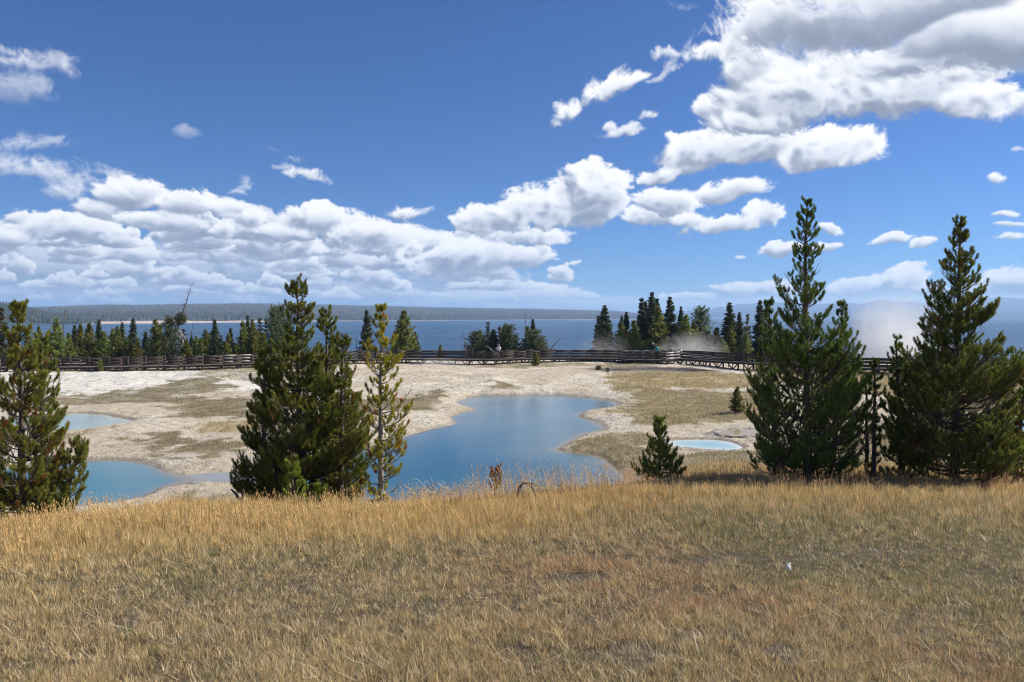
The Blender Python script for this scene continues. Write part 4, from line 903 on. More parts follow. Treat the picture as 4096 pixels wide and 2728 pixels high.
# ------------------------------------------------------------------ conifers beyond the boardwalk
def far_conifer(seed, kind):
    """unit tree: height 1, foliage reach given by the kind; returns trunk and crown meshes"""
    r = np.random.RandomState(seed)
    P0, Dd, Ls, Wd = [], [], [], []
    nl = {'spruce': 34, 'pine': 26, 'dome': 22, 'thin': 30, 'sparse': 24}[kind]
    for i in range(nl):
        t = .04 + .95 * (i + r.rand() * .6) / nl
        if kind == 'spruce': R = .20 * (1 - t) ** .85 + .008; nb = 9; dz = -.12 + .75 * t
        elif kind == 'thin': R = .13 * (1 - t) ** .8 + .008; nb = 7; dz = -.1 + .5 * t
        elif kind == 'pine': R = .20 * min(1, (1 - t) ** .75 * 1.1 + .02) * (1 - .35 * max(0, .15 - t) / .15); nb = 9; dz = .35 + .5 * t
        elif kind == 'dome': R = .25 * math.sqrt(max(0, 1 - ((t - .35) / .68) ** 2)) if t > .05 else .1; nb = 10; dz = .3 + .6 * t
        else: R = .15 * (1 - t) ** .7 * (r.rand() > .25) + .01; nb = 6; dz = .1
        for b in range(nb):
            ph = r.rand() * 6.28; L = R * r.uniform(.55, 1.2)
            if r.rand() < .08: L *= 1.3
            d = unit(np.array([cos(ph), sin(ph), dz + r.normal(0, .12)]))
            P0.append((0, 0, t)); Dd.append(d); Ls.append(L); Wd.append(R)
    P0 = np.array(P0); Dd = np.array(Dd); Ls = np.array(Ls); n = len(Ls)
    m = 20
    u = np.clip(r.rand(n, m) ** .75, .12, 1)
    droop = (-.18 if kind == 'spruce' else .12)
    c = P0[:, None] + Dd[:, None] * (Ls[:, None] * u)[..., None] + np.array([0, 0, 1.]) * (droop * Ls[:, None] * u ** 2)[..., None]
    c = c + r.normal(0, .010, (n, m, 3)) * (.4 + Ls[:, None, None] * 5)
    sz = (.013 + .014 * r.rand(n, m)) * (1.15 - .5 * P0[:, 2:3])
    d1 = unit(Dd[:, None] * .9 + r.normal(0, .55, (n, m, 3)) + np.array([0, 0, .25 if kind != 'spruce' else -.05])); d2 = unit(np.cross(d1, r.normal(0, 1, (n, m, 3))))
    V = np.stack([c + d1 * sz[..., None] * 1.5, c - d1 * sz[..., None] * .6 + d2 * sz[..., None] * .62, c - d1 * sz[..., None] * .6 - d2 * sz[..., None] * .62], 2).reshape(-1, 3)
    cl = r.uniform(.7, 1.3, (n, 1, 1)) * r.uniform(.8, 1.2, (n, m, 1))
    base = {'spruce': (.085, .115, .052), 'thin': (.10, .125, .066), 'pine': (.20, .23, .056), 'dome': (.12, .145, .066), 'sparse': (.13, .13, .08)}[kind]
    C = np.repeat((np.array(base) * cl).reshape(-1, 3), 3, 0)
    crown = mk_mesh('crown', V, [np.arange(len(V)).reshape(-1, 3)], [M_NEEDLE_FAR], cols=C)
    tt = np.linspace(0, 1, 8); wob = np.cumsum(r.normal(0, .004, (8, 2)), 0)
    TP = np.stack([wob[:, 0] * tt, wob[:, 1] * tt, tt], -1)[None]
    nbv = n; BP = np.stack([P0, P0 + Dd * (Ls * .8)[:, None]], 1)
    v, q = tubes(TP, (.012 * (1 - tt) + .0015)[None], 6); v2, q2 = tubes(BP, np.tile([.0022, .001], (n, 1)), 3)
    trunk = mk_mesh('trunk', np.concatenate([v, v2]), [np.concatenate([q, q2 + len(v)])], [M_BARK])
    return trunk, crown, {'spruce': .20, 'thin': .13, 'pine': .19, 'dome': .24, 'sparse': .14}[kind]
FAR = {k: [far_conifer(300 + 7 * i + j, k) for j in range(c)] for i, (k, c) in enumerate([('spruce', 4), ('pine', 5), ('dome', 3), ('thin', 3), ('sparse', 3)])}
ORD = ['first','second','third','fourth','fifth','sixth','seventh','eighth','ninth','tenth','eleventh','twelfth','thirteenth','fourteenth','fifteenth','sixteenth','seventeenth','eighteenth','nineteenth','twentieth',
 'twenty first','twenty second','twenty third','twenty fourth','twenty fifth','twenty sixth','twenty seventh','twenty eighth','twenty ninth','thirtieth','thirty first','thirty second','thirty third','thirty fourth','thirty fifth','thirty sixth','thirty seventh','thirty eighth','thirty ninth','fortieth','forty first','forty second']
def D2(dist): return dist
# (px, top y, half width px, kind, distance)
STANDS = {
 'in the row behind the left boardwalk': [
  (-8,300,12,'pine',88),(1.5,306,9,'sparse',88),(14,325,8,'pine',92),(28,330,7,'pine',90),(39,326,7,'pine',96),(48.8,329,6,'pine',94),(56.5,317.6,9,'pine',90),(68.4,332.5,7,'pine',91),(74.4,324.8,7,'spruce',95),(80.3,323.5,7,'pine',94),
  (89.2,322.4,9,'pine',89),(98.8,318.8,7,'spruce',95),(104,331,8,'pine',89),(112.5,328,7,'pine',92),(117.2,326,8,'pine',90),(122,322.4,7,'spruce',95),(128,336.6,7,'pine',90),(133.3,318.2,7,'thin',93),(137,338,7,'pine',88),
  (145.7,331.3,7,'spruce',96),(155.5,318.8,9,'pine',91),(160,324,8,'pine',93),(170,318.8,10,'dome',90),(182.6,328.3,7,'sparse',95),(186,339,8,'pine',89),(191.5,335.5,6,'spruce',96),(196,335.5,6,'pine',93),(200.5,337.8,7,'pine',90),(205.5,329,8,'pine',92),
  (209,333,7,'spruce',96),(214.7,318.8,8,'spruce',91),(221.3,335,7,'sparse',94),(225,341,7,'pine',89),(228.5,333,8,'pine',90),(230.5,327.7,6,'spruce',96),(236,342.6,7,'pine',90),(242.7,321,8,'pine',92),(247.5,314.6,4.5,'thin',100),(252.2,319.4,8,'pine',91),(257,330,8,'pine',93),
  (260,317,6,'sparse',98),(263,332,8,'pine',90)],
 'in the group behind the broadest pine': [(266,317.6,7,'sparse',97),(274.2,308.7,9,'dome',95),(281.5,307,9,'dome',96),(290,318,9,'spruce',98),(272.5,340,7,'pine',90),(333,334,8,'pine',98)],
 'of those behind the thin yellow pine': [(366.4,309.9,8.5,'spruce',108),(370,315,5,'sparse',110),(404,309.6,14,'pine',108),(415,332,8,'spruce',110),(440.4,344.4,4.5,'pine',104),(395,330,7,'pine',111)],
 'in the clump behind the white jacket': [(476,332,11,'dome',107),(480.5,329.5,6,'pine',109),(487.9,321.8,9,'sparse',110),(494,329,9,'thin',108),(499.8,325.3,7,'sparse',111),(504.5,323.6,8,'pine',108),(509,326,11,'dome',107),(516.4,334.3,6,'sparse',109),(520.5,346,6,'pine',105)],
 'in the clump beside the bare pole': [(527.7,326,9,'pine',109),(532.8,318.8,7,'spruce',108),(535,331,12,'dome',106),(540,340,9,'dome',107)],
 'in the stand behind the platform': [(598.8,315,7,'thin',111),(604.8,305.3,14,'spruce',109),(621.7,315.6,8,'spruce',113),(626.3,311.9,9,'spruce',112),(621,321.4,10,'pine',107),(634,320.2,11,'pine',107),(641.5,297.3,8,'thin',112),(645.5,300.4,9,'spruce',114),(651.9,292,13,'spruce',111),(657,298.4,12,'spruce',113),(658,305.9,12,'pine',107),
  (670,297,13,'spruce',110),(681,306.4,8,'spruce',113),(686,315,12,'pine',107),(701.5,308.7,12,'dome',111),(694,320.8,9,'pine',108),(708,330,9,'pine',109),(716.7,327,10,'pine',107)],
 'in the stand left of the tallest pine': [(729.6,302.4,13,'spruce',108),(731,324.8,8,'pine',106),(739.4,312.2,9,'spruce',111),(747.4,312.8,5,'sparse',109),(746,332,8,'pine',106),(760,299.6,11,'spruce',108),(770,318,10,'spruce',110),(722,338,9,'pine',105)]}
KD = {'spruce': 'dark pointed spruce', 'pine': 'bushy green pine', 'dome': 'round topped pine', 'thin': 'narrow spire shaped spruce', 'sparse': 'thin half bare conifer'}
def place_far():
    r = np.random.RandomState(4)
    for where, rows in STANDS.items():
        rows = sorted(rows)
        for i, (px, ty, hw, kind, dist) in enumerate(rows):
            top = D(px, ty, dist); gz = float(land_z(np.array([top[0]]), np.array([dist]), False)[0]); H = top[2] - gz + .1
            tm, cm, rw = FAR[kind][r.randint(len(FAR[kind]))]; k = hw * 1.12 * dist / 740 / (rw * H); k = min(max(k, .45), 2.2)
            place = 'leftmost' if i == 0 else 'rightmost' if i == len(rows) - 1 else ORD[i] + ' from the left'
            o = link('conifer_tree', None, loc=(top[0], dist, gz - .1), label=f'{KD[kind]}, {place} {where}', cat='conifer', group='conifers ' + where, rz=r.rand() * 6.28)
            for nm, me in (('trunk', tm), ('crown', cm)):
                link(nm, me, o, scale=(H * k if nm == 'crown' else H * (.5 + .5 * k), H * k if nm == 'crown' else H * (.5 + .5 * k), H))
place_far()
# little pines standing on the flats
def small_pine(px, by, ty, hw, label, kind='pine', v=0, zg=None):
    dist = 60.0
    for _ in range(20):
        b = D(px, by, dist); gz = float(land_z(np.array([b[0]]), np.array([dist]))[0][0]); dist *= (gz / b[2]) ** .7 if b[2] < 0 else 1
    H = D(px, ty, dist)[2] - gz; b = D(px, by, dist); tm, cm, rw = FAR[kind][v]; k = hw * dist / 740 / (rw * H)
    o = link('pine_sapling', None, loc=(b[0], dist, gz - .02), label=label, cat='sapling', group='young pines on the pale flats')
    link('trunk', tm, o, scale=(H * k, H * k, H)); link('crown', cm, o, scale=(H * k, H * k, H))
small_pine(535.6, 366, 351, 5.5, 'cone shaped young pine in front of the boardwalk, right of the man in white', 'pine', 1)
small_pine(100.5, 371, 357.5, 3.6, 'narrow young pine against the posts of the left boardwalk', 'pine', 2)
small_pine(737, 413.5, 386, 9, 'young pine on the grassy flat left of the tallest pine', 'pine', 3)
small_pine(598.5, 370, 365.5, 4.5, 'low green shrub like seedling left of the steaming vent', 'dome', 1)
small_pine(607.5, 372, 367.5, 3, 'tiny seedling at the left end of the steaming vent', 'dome', 2)
# ---- dead trees
def snag(px0, y0, px1, y1, dist, label, r0=.10, twigs=18, seed=1, tw=.5, mat=None, name='dead_tree', group='dead snags along the lake shore'):
    r = np.random.RandomState(seed); b = D(px0, y0, dist); gz = float(land_z(np.array([b[0]]), np.array([dist]), False)[0]); t = D(px1, y1, dist)
    k0 = (gz - b[2]) / (t[2] - b[2]); base = b + (t - b) * k0; base[2] = gz
    s = np.linspace(0, 1, 10)[:, None]; L = np.linalg.norm(t - base); ax = (t - base) / L
    P = (t - base) * s + r.normal(0, .006 * L, (10, 3)) * s
    o = link(name, None, loc=base, label=label, cat='dead tree', group=group)
    v, q = tubes(P[None], (r0 * (1 - s[:, 0]) ** .8 + .018)[None], 6); link('trunk', mk_mesh('trunk', v, [q], [mat or M_DEAD]), o)
    BP = []
    for i in range(twigs):
        u = r.uniform(.3, .97); p = P[0] + (P[-1] - P[0]) * u; a = r.rand() * 6.28; l = tw * (1.1 - .6 * u) * r.uniform(.4, 1.3); d = np.array([cos(a), sin(a) * .5, r.normal(-.05, .25)])
        ss = np.linspace(0, 1, 5)[:, None]; BP.append(p + d * l * ss + np.array([0, 0, -.25]) * l * ss ** 2 + r.normal(0, .03 * l, (5, 3)) * ss)
    if twigs:
        v, q = tubes(np.array(BP), np.tile(np.linspace(.024, .012, 5), (len(BP), 1)), 3); link('branches', mk_mesh('branches', v, [q], [mat or M_DEAD]), o)
    return o, base, P
o, base, P = snag(168.5, 352, 193, 283, 91, 'tall leaning dead tree with one ball of live foliage, left lake shore', .14, 40, 3, 1.5, group=None)
# its live tuft and white lower limbs
r_ = np.random.RandomState(9); c = np.array(D(181, 319, 91)) - base; n = 1500
q_ = unit(r_.normal(0, 1, (n, 3))) * (r_.rand(n, 1) ** .35) * np.array([.72, .6, .78]) + c; q_ += r_.normal(0, .06, (n, 3)); d1 = unit(r_.normal(0, 1, (n, 3)) + [0, 0, .4]); d2 = unit(np.cross(d1, r_.normal(0, 1, (n, 3))))
V_ = np.stack([q_ + d1 * .14, q_ + d2 * .05, q_ - d2 * .05], 1).reshape(-1, 3)
link('crown', mk_mesh('crown', V_, [np.arange(3 * n).reshape(-1, 3)], [M_NEEDLE], cols=np.repeat(np.array([.10, .10, .045]) * r_.uniform(.6, 1.4, (n, 1)), 3, 0)), o)
BP = []
for i in range(9):
    a = np.array(D(176 + r_.uniform(-2, 4), 330 + r_.uniform(-4, 8), 90.6)) - base; b_ = np.array(D(184 + r_.uniform(-2, 6), 345 + r_.uniform(-6, 8), 90.2)) - base; ss = np.linspace(0, 1, 6)[:, None]
    BP.append(a + (b_ - a) * ss + np.array([.5, 0, .8]) * (ss * (1 - ss)) + r_.normal(0, .05, (6, 3)) * ss)
v, q = tubes(np.array(BP), np.tile(np.linspace(.035, .018, 6), (9, 1)), 4); link('bleached_limbs', mk_mesh('bleached_limbs', v, [q], [M_BLEACHED]), o)
snag(32.3, 352, 32.4, 306, 95, 'bare upright pole rising behind the leftmost pine', .07, 4, 5, .5)
snag(61.5, 352, 65, 308, 94, 'slightly leaning twiggy snag in the left conifer row', .09, 16, 6, 1.0)
snag(146.5, 352, 154, 318.5, 97, 'thin dark snag beside the pointed pines left of the leaning dead tree', .07, 3, 7, .4)
snag(139, 338, 147, 328, 98, 'short slanting dead pole over the water in the left row', .06, 0, 8)
snag(190.5, 350, 192.5, 322, 96, 'thin grey snag just right of the leaning dead tree', .07, 6, 9, .5)
snag(187, 341, 193, 328, 97, 'slanted dead pole crossing the thin grey snag', .06, 0, 10)
snag(465.5, 354, 463.4, 331, 104, 'grey twiggy snag standing alone against the lake, left of the man in white', .08, 22, 11, 1.6)
snag(356.4, 354, 356.2, 334, 108, 'very thin pole in the lake view left of the dark spruce', .05, 0, 12)
snag(525.4, 356, 525, 308.5, 106, 'tall bare pole crossing the far shore line', .075, 14, 13, .18)
snag(548, 352, 560, 338.5, 101, 'dark slanting dead trunk right of the small clump', .11, 3, 14, .3)
snag(540.5, 352, 546.5, 342, 101, 'short curved dead trunk leaning from the small clump', .08, 3, 15, .3)
snag(494, 352, 486, 345, 99, 'pale broken branch poking up left of the man in white', .05, 4, 16, .4, mat=M_BLEACHED)
# ---- things lying on the crest
def tangle():
    r = np.random.RandomState(20); d = 11.6; ps = []; 
    for i in range(46):
        x0 = r.uniform(414, 458); a = D(x0, 500, d + r.uniform(-.2, .3)); w_ = r.uniform(.1, .42) * r.choice([-1, 1]); h = r.uniform(.10, .40) * (1 - abs(x0 - 436) / 60)
        ss = np.linspace(0, 1, 8)[:, None]; ps.append(a + np.array([w_, r.uniform(-.15, .15), 0]) * ss + np.array([0, 0, 1.]) * (h * np.sin(ss * r.uniform(1.6, 2.9))) + r.normal(0, .008, (8, 3)))
    ps = np.array(ps); b = D(436, 505, d); gz = float(land_z(np.array([b[0]]), np.array([d]), False)[0]); b[2] = gz
    v, q = tubes(ps - b, np.tile(np.linspace(.006, .0022, 8), (len(ps), 1)), 4)
    link('dead_branch', mk_mesh('dead_branch', v, [q], [M_BLEACHED]), loc=b, label='tangle of fine grey dead branches lying on the crest before the pool', cat='dead branch')
    P = np.array([D(517, 497, 10.9), D(519.5, 487, 10.9), D(524, 482.5, 10.9), D(529, 483, 10.9), D(533, 489, 10.9), D(537, 498, 10.9)]); P2 = np.array([D(530, 484, 10.9), D(534, 483.5, 10.8), D(537, 486, 10.8)])
    b = P[0].copy(); v, q = tubes((P - b)[None], np.array([[.02, .026, .026, .028, .025, .022]]), 6); v2, q2 = tubes((P2 - b)[None], np.array([[.016, .012, .006]]), 5)
    o = link('driftwood', None, loc=b, label='dark arched driftwood limb poking from the tall grass on the crest', cat='driftwood')
    link('limb', mk_mesh('limb', v, [q], [M_DEAD]), o); link('stub', mk_mesh('stub', v2, [q2], [M_DEAD]), o)
    P = np.array([D(231, 489, 12.2), D(236, 494, 12.2), D(241, 503, 12.2)]); P2 = np.array([D(241, 503, 12.2), D(243, 494, 12.2), D(241, 488, 12.2)])
    b = P[2].copy(); v, q = tubes((P - b)[None], np.array([[.012, .022, .03]]), 6); v2, q2 = tubes((P2 - b)[None], np.array([[.03, .02, .01]]), 6)
    o = link('broken_stump', None, loc=b, label='forked dark stump stub at the left foot of the pine clump', cat='stump')
    link('prong', mk_mesh('prong', v, [q], [M_DEAD]), o); link('prong', mk_mesh('prong', v2, [q2], [M_DEAD]), o)
tangle()
def scrap():
    p = G(788, 571, -1.78); z = float(land_z(np.array([p[0]]), np.array([p[1]]), False)[0]); p = G(788, 571, z + .05); r = np.random.RandomState(3)
    X, Y = np.meshgrid(np.linspace(-.5, .5, 6), np.linspace(-.5, .5, 8)); Z = fbm(X, Y, .35, 3, 5) * .05
    V = np.stack([X * .03 + Z * .3, Y * .03, Y * .045 + Z + .01], -1).reshape(-1, 3); i = np.arange(7)[:, None] * 6 + np.arange(5)[None]
    me = mk_mesh('paper_scrap', V, [np.stack([i, i + 1, i + 7, i + 6], -1).reshape(-1, 4)], [simple('white_paper', (.8, .8, .8), .05)], smooth=True)
    o = link('paper_scrap', me, loc=p, label='small crumpled white scrap lying in the grass on the right', cat='litter'); o.modifiers.new('thick', 'SOLIDIFY').thickness = .002
scrap()
# ------------------------------------------------------------------ boardwalk and viewing platform
DZ = -5.4
def path(pts, step=2.0):
    P = np.array([G(x, y, DZ) for x, y in pts]); P[:, 2] = DZ
    s = np.concatenate([[0], np.cumsum(np.linalg.norm(np.diff(P, axis=0), axis=1))]); n = max(1, int(round(s[-1] / step)))
    q = np.linspace(0, s[-1], n + 1); return np.stack([np.interp(q, s, P[:, i]) for i in range(3)], -1)
def offs(P, w):
    T = np.gradient(P, axis=0) if len(P) > 1 else P; T = unit(T); Nn = np.stack([-T[:, 1], T[:, 0], 0 * T[:, 0]], -1); return P + Nn * w
def gz_of(p): return float(land_z(np.array([p[0]]), np.array([p[1]]), False)[0]) + 0
def ribbon(mb, P, z, w, h, jit=0, rnd=None):
    for a, b in zip(P[:-1], P[1:]):
        j = (rnd.uniform(-jit, jit) if rnd else 0)
        mb.bar(a + [0, 0, z + j], b + [0, 0, z + (rnd.uniform(-jit, jit) if rnd else 0)], w, h)
def rails(root, P, sgn, pale=(), rnd=None):
    """three boards per side fixed to the outer face of the posts, and a cap"""
    O = offs(P, sgn * .07)
    for z, h in ((.86, .16), (.54, .15), (.16, .16)):
        mb = MB(); mp = MB(); npale = 0
        for i, (a, b) in enumerate(zip(O[:-1], O[1:])):
            t = mp if i in pale else mb; npale += t is mp
            t.bar(a + [0, 0, z + rnd.uniform(-.008, .008)], b + [0, 0, z + rnd.uniform(-.008, .008)], .04, h)
        if mb.n: link('rail', mb.build('rail', M_WOOD), root)
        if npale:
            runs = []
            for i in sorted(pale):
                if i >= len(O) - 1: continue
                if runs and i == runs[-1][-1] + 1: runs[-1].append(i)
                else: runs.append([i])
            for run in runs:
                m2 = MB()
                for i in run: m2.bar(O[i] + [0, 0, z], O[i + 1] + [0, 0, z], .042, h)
                link('rail', m2.build('rail', M_WOODL), root, label='pale grey rail boards with weathered and painted sunlit tones')
def posts(root, P, low=True, mat=None):
    for p in P:
        z0 = gz_of(p) - .15 if low else DZ
        mb = MB(); mb.bar((p[0], p[1], z0), (p[0], p[1], DZ + .96), .10, .10, up=(0, 1, 0)); mb.bar((p[0], p[1], DZ + .96), (p[0], p[1], DZ + .985), .12, .12, up=(0, 1, 0))
        link('post', mb.build('post', M_WOODP), root)
def trestles(root, F_, B_, every=1):
    for i in range(0, len(F_), every):
        a, b = F_[i] + (B_[i] - F_[i]) * .06, B_[i] + (F_[i] - B_[i]) * .06; m = (a + b) / 2; g = gz_of(m) - .15; mb = MB()
        mb.bar(a + [0, 0, -.20], b + [0, 0, -.20], .10, .18); 
        mb.bar((m[0], m[1], g), (m[0], m[1], DZ - .28), .16, .16, up=(0, 1, 0))
        T = unit(F_[min(i + 1, len(F_) - 1)] - F_[max(i - 1, 0)])
        for s_ in (-1, 1): mb.bar(np.array([F_[i][0], F_[i][1], DZ - .22]) + T * s_ * .62, (F_[i][0] + T[0] * .02 * s_, F_[i][1], gz_of(F_[i]) - .02), .07, .12)
        link('trestle', mb.build('trestle', M_WOOD), root)
def deckmesh(root, F_, B_, name='deck'):
    mb = MB(); r = np.random.RandomState(5)
    for i in range(len(F_) - 1):
        n = max(2, int(np.linalg.norm(F_[i + 1] - F_[i]) / .22))
        for k in range(n):
            t = (k + .5) / n; a = F_[i] * (1 - t) + F_[i + 1] * t; b = B_[i] * (1 - t) + B_[i + 1] * t
            mb.bar(a + [0, 0, -.025 + r.uniform(-.004, .004)], b + [0, 0, -.025 + r.uniform(-.004, .004)], .20 * np.linalg.norm(F_[i + 1] - F_[i]) / n / .22 * 1.0, .045)
    link(name, mb.build(name, M_WOODL2), root)
    for P, s_ in ((F_, 1), (B_, -1)):
        mb = MB(); ribbon(mb, P + unit(B_ - F_) * .06 * s_, -.14, .05, .20); link('stringer', mb.build('stringer', M_WOOD), root)
M_WOODL2 = simple('deck_planks', (.16, .14, .125), .35, 9, bump=.3)
def boardwalk(pts, label, pale=(), name='boardwalk', palefb=((), ())):
    F_ = path(pts); B_ = offs(F_, 2.3); root = link(name, None, loc=(0, 0, 0), label=label, cat='boardwalk', group='stretches of the wooden boardwalk')
    r = random.Random(8)
    rails(root, F_, -1, palefb[0], r); rails(root, B_, 1, palefb[1], r); posts(root, F_); posts(root, B_); trestles(root, F_, B_); deckmesh(root, F_, B_)
    o = F_[len(F_) // 2]; 
    return root, F_, B_
LP = [(-40,367.6),(60,367.2),(130,366.5),(200,365.1),(254,363.5),(300,361.4),(340,360.0),(375,359.0),(409,358.6),(440,358.8),(468,359.4),(497,359.6),(514,359.0),(530,358.3),(561,358.1),(590,358.2),(619,358.4)]
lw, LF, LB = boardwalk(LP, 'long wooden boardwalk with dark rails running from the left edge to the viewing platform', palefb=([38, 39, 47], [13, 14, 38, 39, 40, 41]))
rw_, RF, RB = boardwalk([(680,358.6),(693,359.4),(704,360.3),(729,361.6),(743,362.4),(800,365.2),(862,368),(895,368.6),(960,369.6),(1017,370.2),(1080,370.8)], 'wooden boardwalk descending on braced legs from the viewing platform to the right edge')
def platform():
    root = link('viewing_platform', None, loc=(0, 0, 0), label='widened wooden viewing platform over the steaming vent', cat='platform', group='stretches of the wooden boardwalk'); r = random.Random(9)
    F_ = np.array([G(x, y, DZ) for x, y in [(619,358.4),(625.5,359.4),(636,359.6),(645,359.7),(654,359.8),(666,360.0),(673,359.3),(680,358.6)]])
    B_ = np.stack([np.linspace(LB[-1][k], RB[0][k], len(F_)) for k in range(3)], -1)
    rails(root, F_, -1, (5, 6), r); rails(root, B_, 1, (0, 1, 2), r); posts(root, F_[1:-1]); posts(root, B_[1:-1]); trestles(root, F_[1:-1], B_[1:-1]); deckmesh(root, F_, B_)  # pale right-hand front bays have sunlight put into their board colour
    # slanting brace under the right end
    mb = MB(); a = F_[5]; mb.bar(a + [.2, .3, -.25], a + [1.6, .6, -.50], .08, .12); link('brace', mb.build('brace', M_WOODL), root)
    bench = link('bench', None, loc=(0, 0, 0), label='low wooden bench with pale seat on the viewing platform', cat='bench')
    a = G(640, 359.2, DZ) + np.array([0, .9, 0]); b = G(657, 359.2, DZ) + np.array([0, .9, 0]); mb = MB(); mb.bar(a + [0, 0, .43], b + [0, 0, .43], .38, .06); link('seat', mb.build('seat', M_WOODL), bench)
    for t in (.12, .88):
        p = a + (b - a) * t; mb = MB(); mb.bar(p + [0, 0, 0], p + [0, 0, .40], .34, .10, up=(1, 0, 0)); link('leg', mb.build('leg', M_WOOD), bench)
platform()
# ------------------------------------------------------------------ people on the boardwalk
def flat(name, c, rough=.8): return simple(name, c, .12, 30, rough)
SKIN = flat('skin', (.50, .30, .22), .5)
def skinobj(name, joints, edges, radii, mat, parent, sub=2):
    ks = list(joints); me = bpy.data.meshes.new(name); me.from_pydata([tuple(joints[k]) for k in ks], [(ks.index(a), ks.index(b)) for a, b in edges], [])
    me.materials.append(mat); o = link(name, me, parent); o.modifiers.new('skin', 'SKIN').use_smooth_shade = True; o.modifiers.new('sub', 'SUBSURF').levels = sub; o.modifiers['sub'].render_levels = sub
    if not me.skin_vertices: me.attributes.new('sk', 'FLOAT', 'POINT')
    return o, ks
def skinned(name, J, E, R, mat, parent, sub=1):
    """grow a surface round the skeleton, kept as an ordinary mesh"""
    bm = bmesh.new(); lay = bm.verts.layers.skin.verify(); vs = {}
    for k, p in J.items():
        v = bm.verts.new(p); q = R[k]; v[lay].radius = (q, q) if not isinstance(q, tuple) else q; vs[k] = v
    first = list(J)[0]; vs[first][lay].use_root = True
    for a, b in E: bm.edges.new((vs[a], vs[b]))
    me = bpy.data.meshes.new(name); bm.to_mesh(me); bm.free(); me.materials.append(mat)
    o = link(name, me, parent); m = o.modifiers.new('skin', 'SKIN'); m.use_smooth_shade = True; m = o.modifiers.new('sub', 'SUBSURF'); m.levels = m.render_levels = sub + 1
    return o
import bmesh
def person(loc, rz, label, shirt, trousers, hair, hat=None, H=1.74, seated=False, arms='down', hold=None, group='people on the boardwalk'):
    root = link('person', None, loc=loc, label=label, cat='person', group=group, rz=rz); s = H / 1.74
    def S(x, y, z): return (x * s, y * s, z * s)
    hip = .92 if not seated else .50
    dz = hip - .92
    J = {'pelvis': S(0, 0, hip), 'waist': S(0, 0, 1.08 + dz), 'chest': S(0, -.01, 1.30 + dz), 'neck0': S(0, 0, 1.43 + dz), 'neck1': S(0, .015, 1.50 + dz), 'head': S(0, .025, 1.60 + dz), 'crown': S(0, .015, 1.69 + dz), 'nose': S(0, .125, 1.59 + dz)}
    R = {'pelvis': (.15, .115), 'waist': (.135, .10), 'chest': (.165, .115), 'neck0': .075, 'neck1': .052, 'head': (.078, .095), 'crown': (.07, .085), 'nose': .012}
    E = [('pelvis', 'waist'), ('waist', 'chest'), ('chest', 'neck0'), ('neck0', 'neck1'), ('neck1', 'head'), ('head', 'crown'), ('head', 'nose')]
    for sd, n in ((-1, 'l'), (1, 'r')):
        if arms == 'down': el, wr, tip = (.25, -.03, 1.13 + dz), (.26, .08, .90 + dz), (.255, .12, .80 + dz)
        elif arms == 'hip' and sd == 1: el, wr, tip = (.40, -.02, 1.16 + dz), (.22, .10, 1.08 + dz), (.14, .14, 1.06 + dz)
        elif arms == 'hip': el, wr, tip = (.24, .02, 1.14 + dz), (.20, .22, 1.22 + dz), (.14, .28, 1.28 + dz)
        elif arms == 'front': el, wr, tip = (.25, .04, 1.14 + dz), (.16, .28, 1.12 + dz), (.12, .36, 1.13 + dz)
        J.update({'sh' + n: S(sd * .18, 0, 1.40 + dz), 'el' + n: S(sd * el[0], *el[1:]), 'wr' + n: S(sd * wr[0], *wr[1:])})
        R.update({'sh' + n: .062, 'el' + n: .042, 'wr' + n: .028}); E += [('neck0', 'sh' + n), ('sh' + n, 'el' + n), ('el' + n, 'wr' + n)]
        w = np.array([sd * wr[0], wr[1], wr[2]]); t = np.array([sd * tip[0], tip[1], tip[2]]); ax = unit(t - w); sidev = unit(np.cross(ax, [0, 1., .2])) * sd
        palm = w + ax * .055; J['pa' + n] = S(*palm); R['pa' + n] = (.034, .018); E.append(('wr' + n, 'pa' + n))
        for f in range(4):
            b = w + ax * .095 + np.cross(sidev, ax) * (f - 1.5) * .020; ln = (.062, .072, .068, .052)[f]
            J[f'f{f}{n}'] = S(*b); J[f'g{f}{n}'] = S(*(b + ax * ln * .55)); J[f'h{f}{n}'] = S(*(b + ax * ln * .9 - sidev * .02))
            R[f'f{f}{n}'] = .0095; R[f'g{f}{n}'] = .0085; R[f'h{f}{n}'] = .007; E += [('pa' + n, f'f{f}{n}'), (f'f{f}{n}', f'g{f}{n}'), (f'g{f}{n}', f'h{f}{n}')]
        b = w + ax * .04 + np.cross(sidev, ax) * -.04; J['th' + n] = S(*b); J['ti' + n] = S(*(b + ax * .045 + np.cross(sidev, ax) * -.02)); R['th' + n] = .011; R['ti' + n] = .009; E += [('pa' + n, 'th' + n), ('th' + n, 'ti' + n)]
        if not seated: leg = [('hp', (.095, 0, .88), .098), ('kn', (.105, .02, .49), .060), ('an', (.11, -.02, .09), .042), ('to', (.125, .14, .035), .036)]
        else: leg = [('hp', (.10, .04, .47), .10), ('kn', (.12, .44, .50), .062), ('an', (.12, .46, .09), .042), ('to', (.13, .60, .035), .036)]
        pv = 'pelvis'
        for nm, p, q in leg: J[nm + n] = S(sd * p[0], p[1], p[2]); R[nm + n] = q; E.append((pv, nm + n)); pv = nm + n
    R = {k: (tuple(x * s for x in v) if isinstance(v, tuple) else v * s) for k, v in R.items()}
    skinned('body', J, E, R, SKIN, root)
    def sub(keys): return {k: J[k] for k in keys}, [e for e in E if e[0] in keys and e[1] in keys]
    g = lambda k, f, a: tuple(x * f + a for x in R[k]) if isinstance(R[k], tuple) else R[k] * f + a
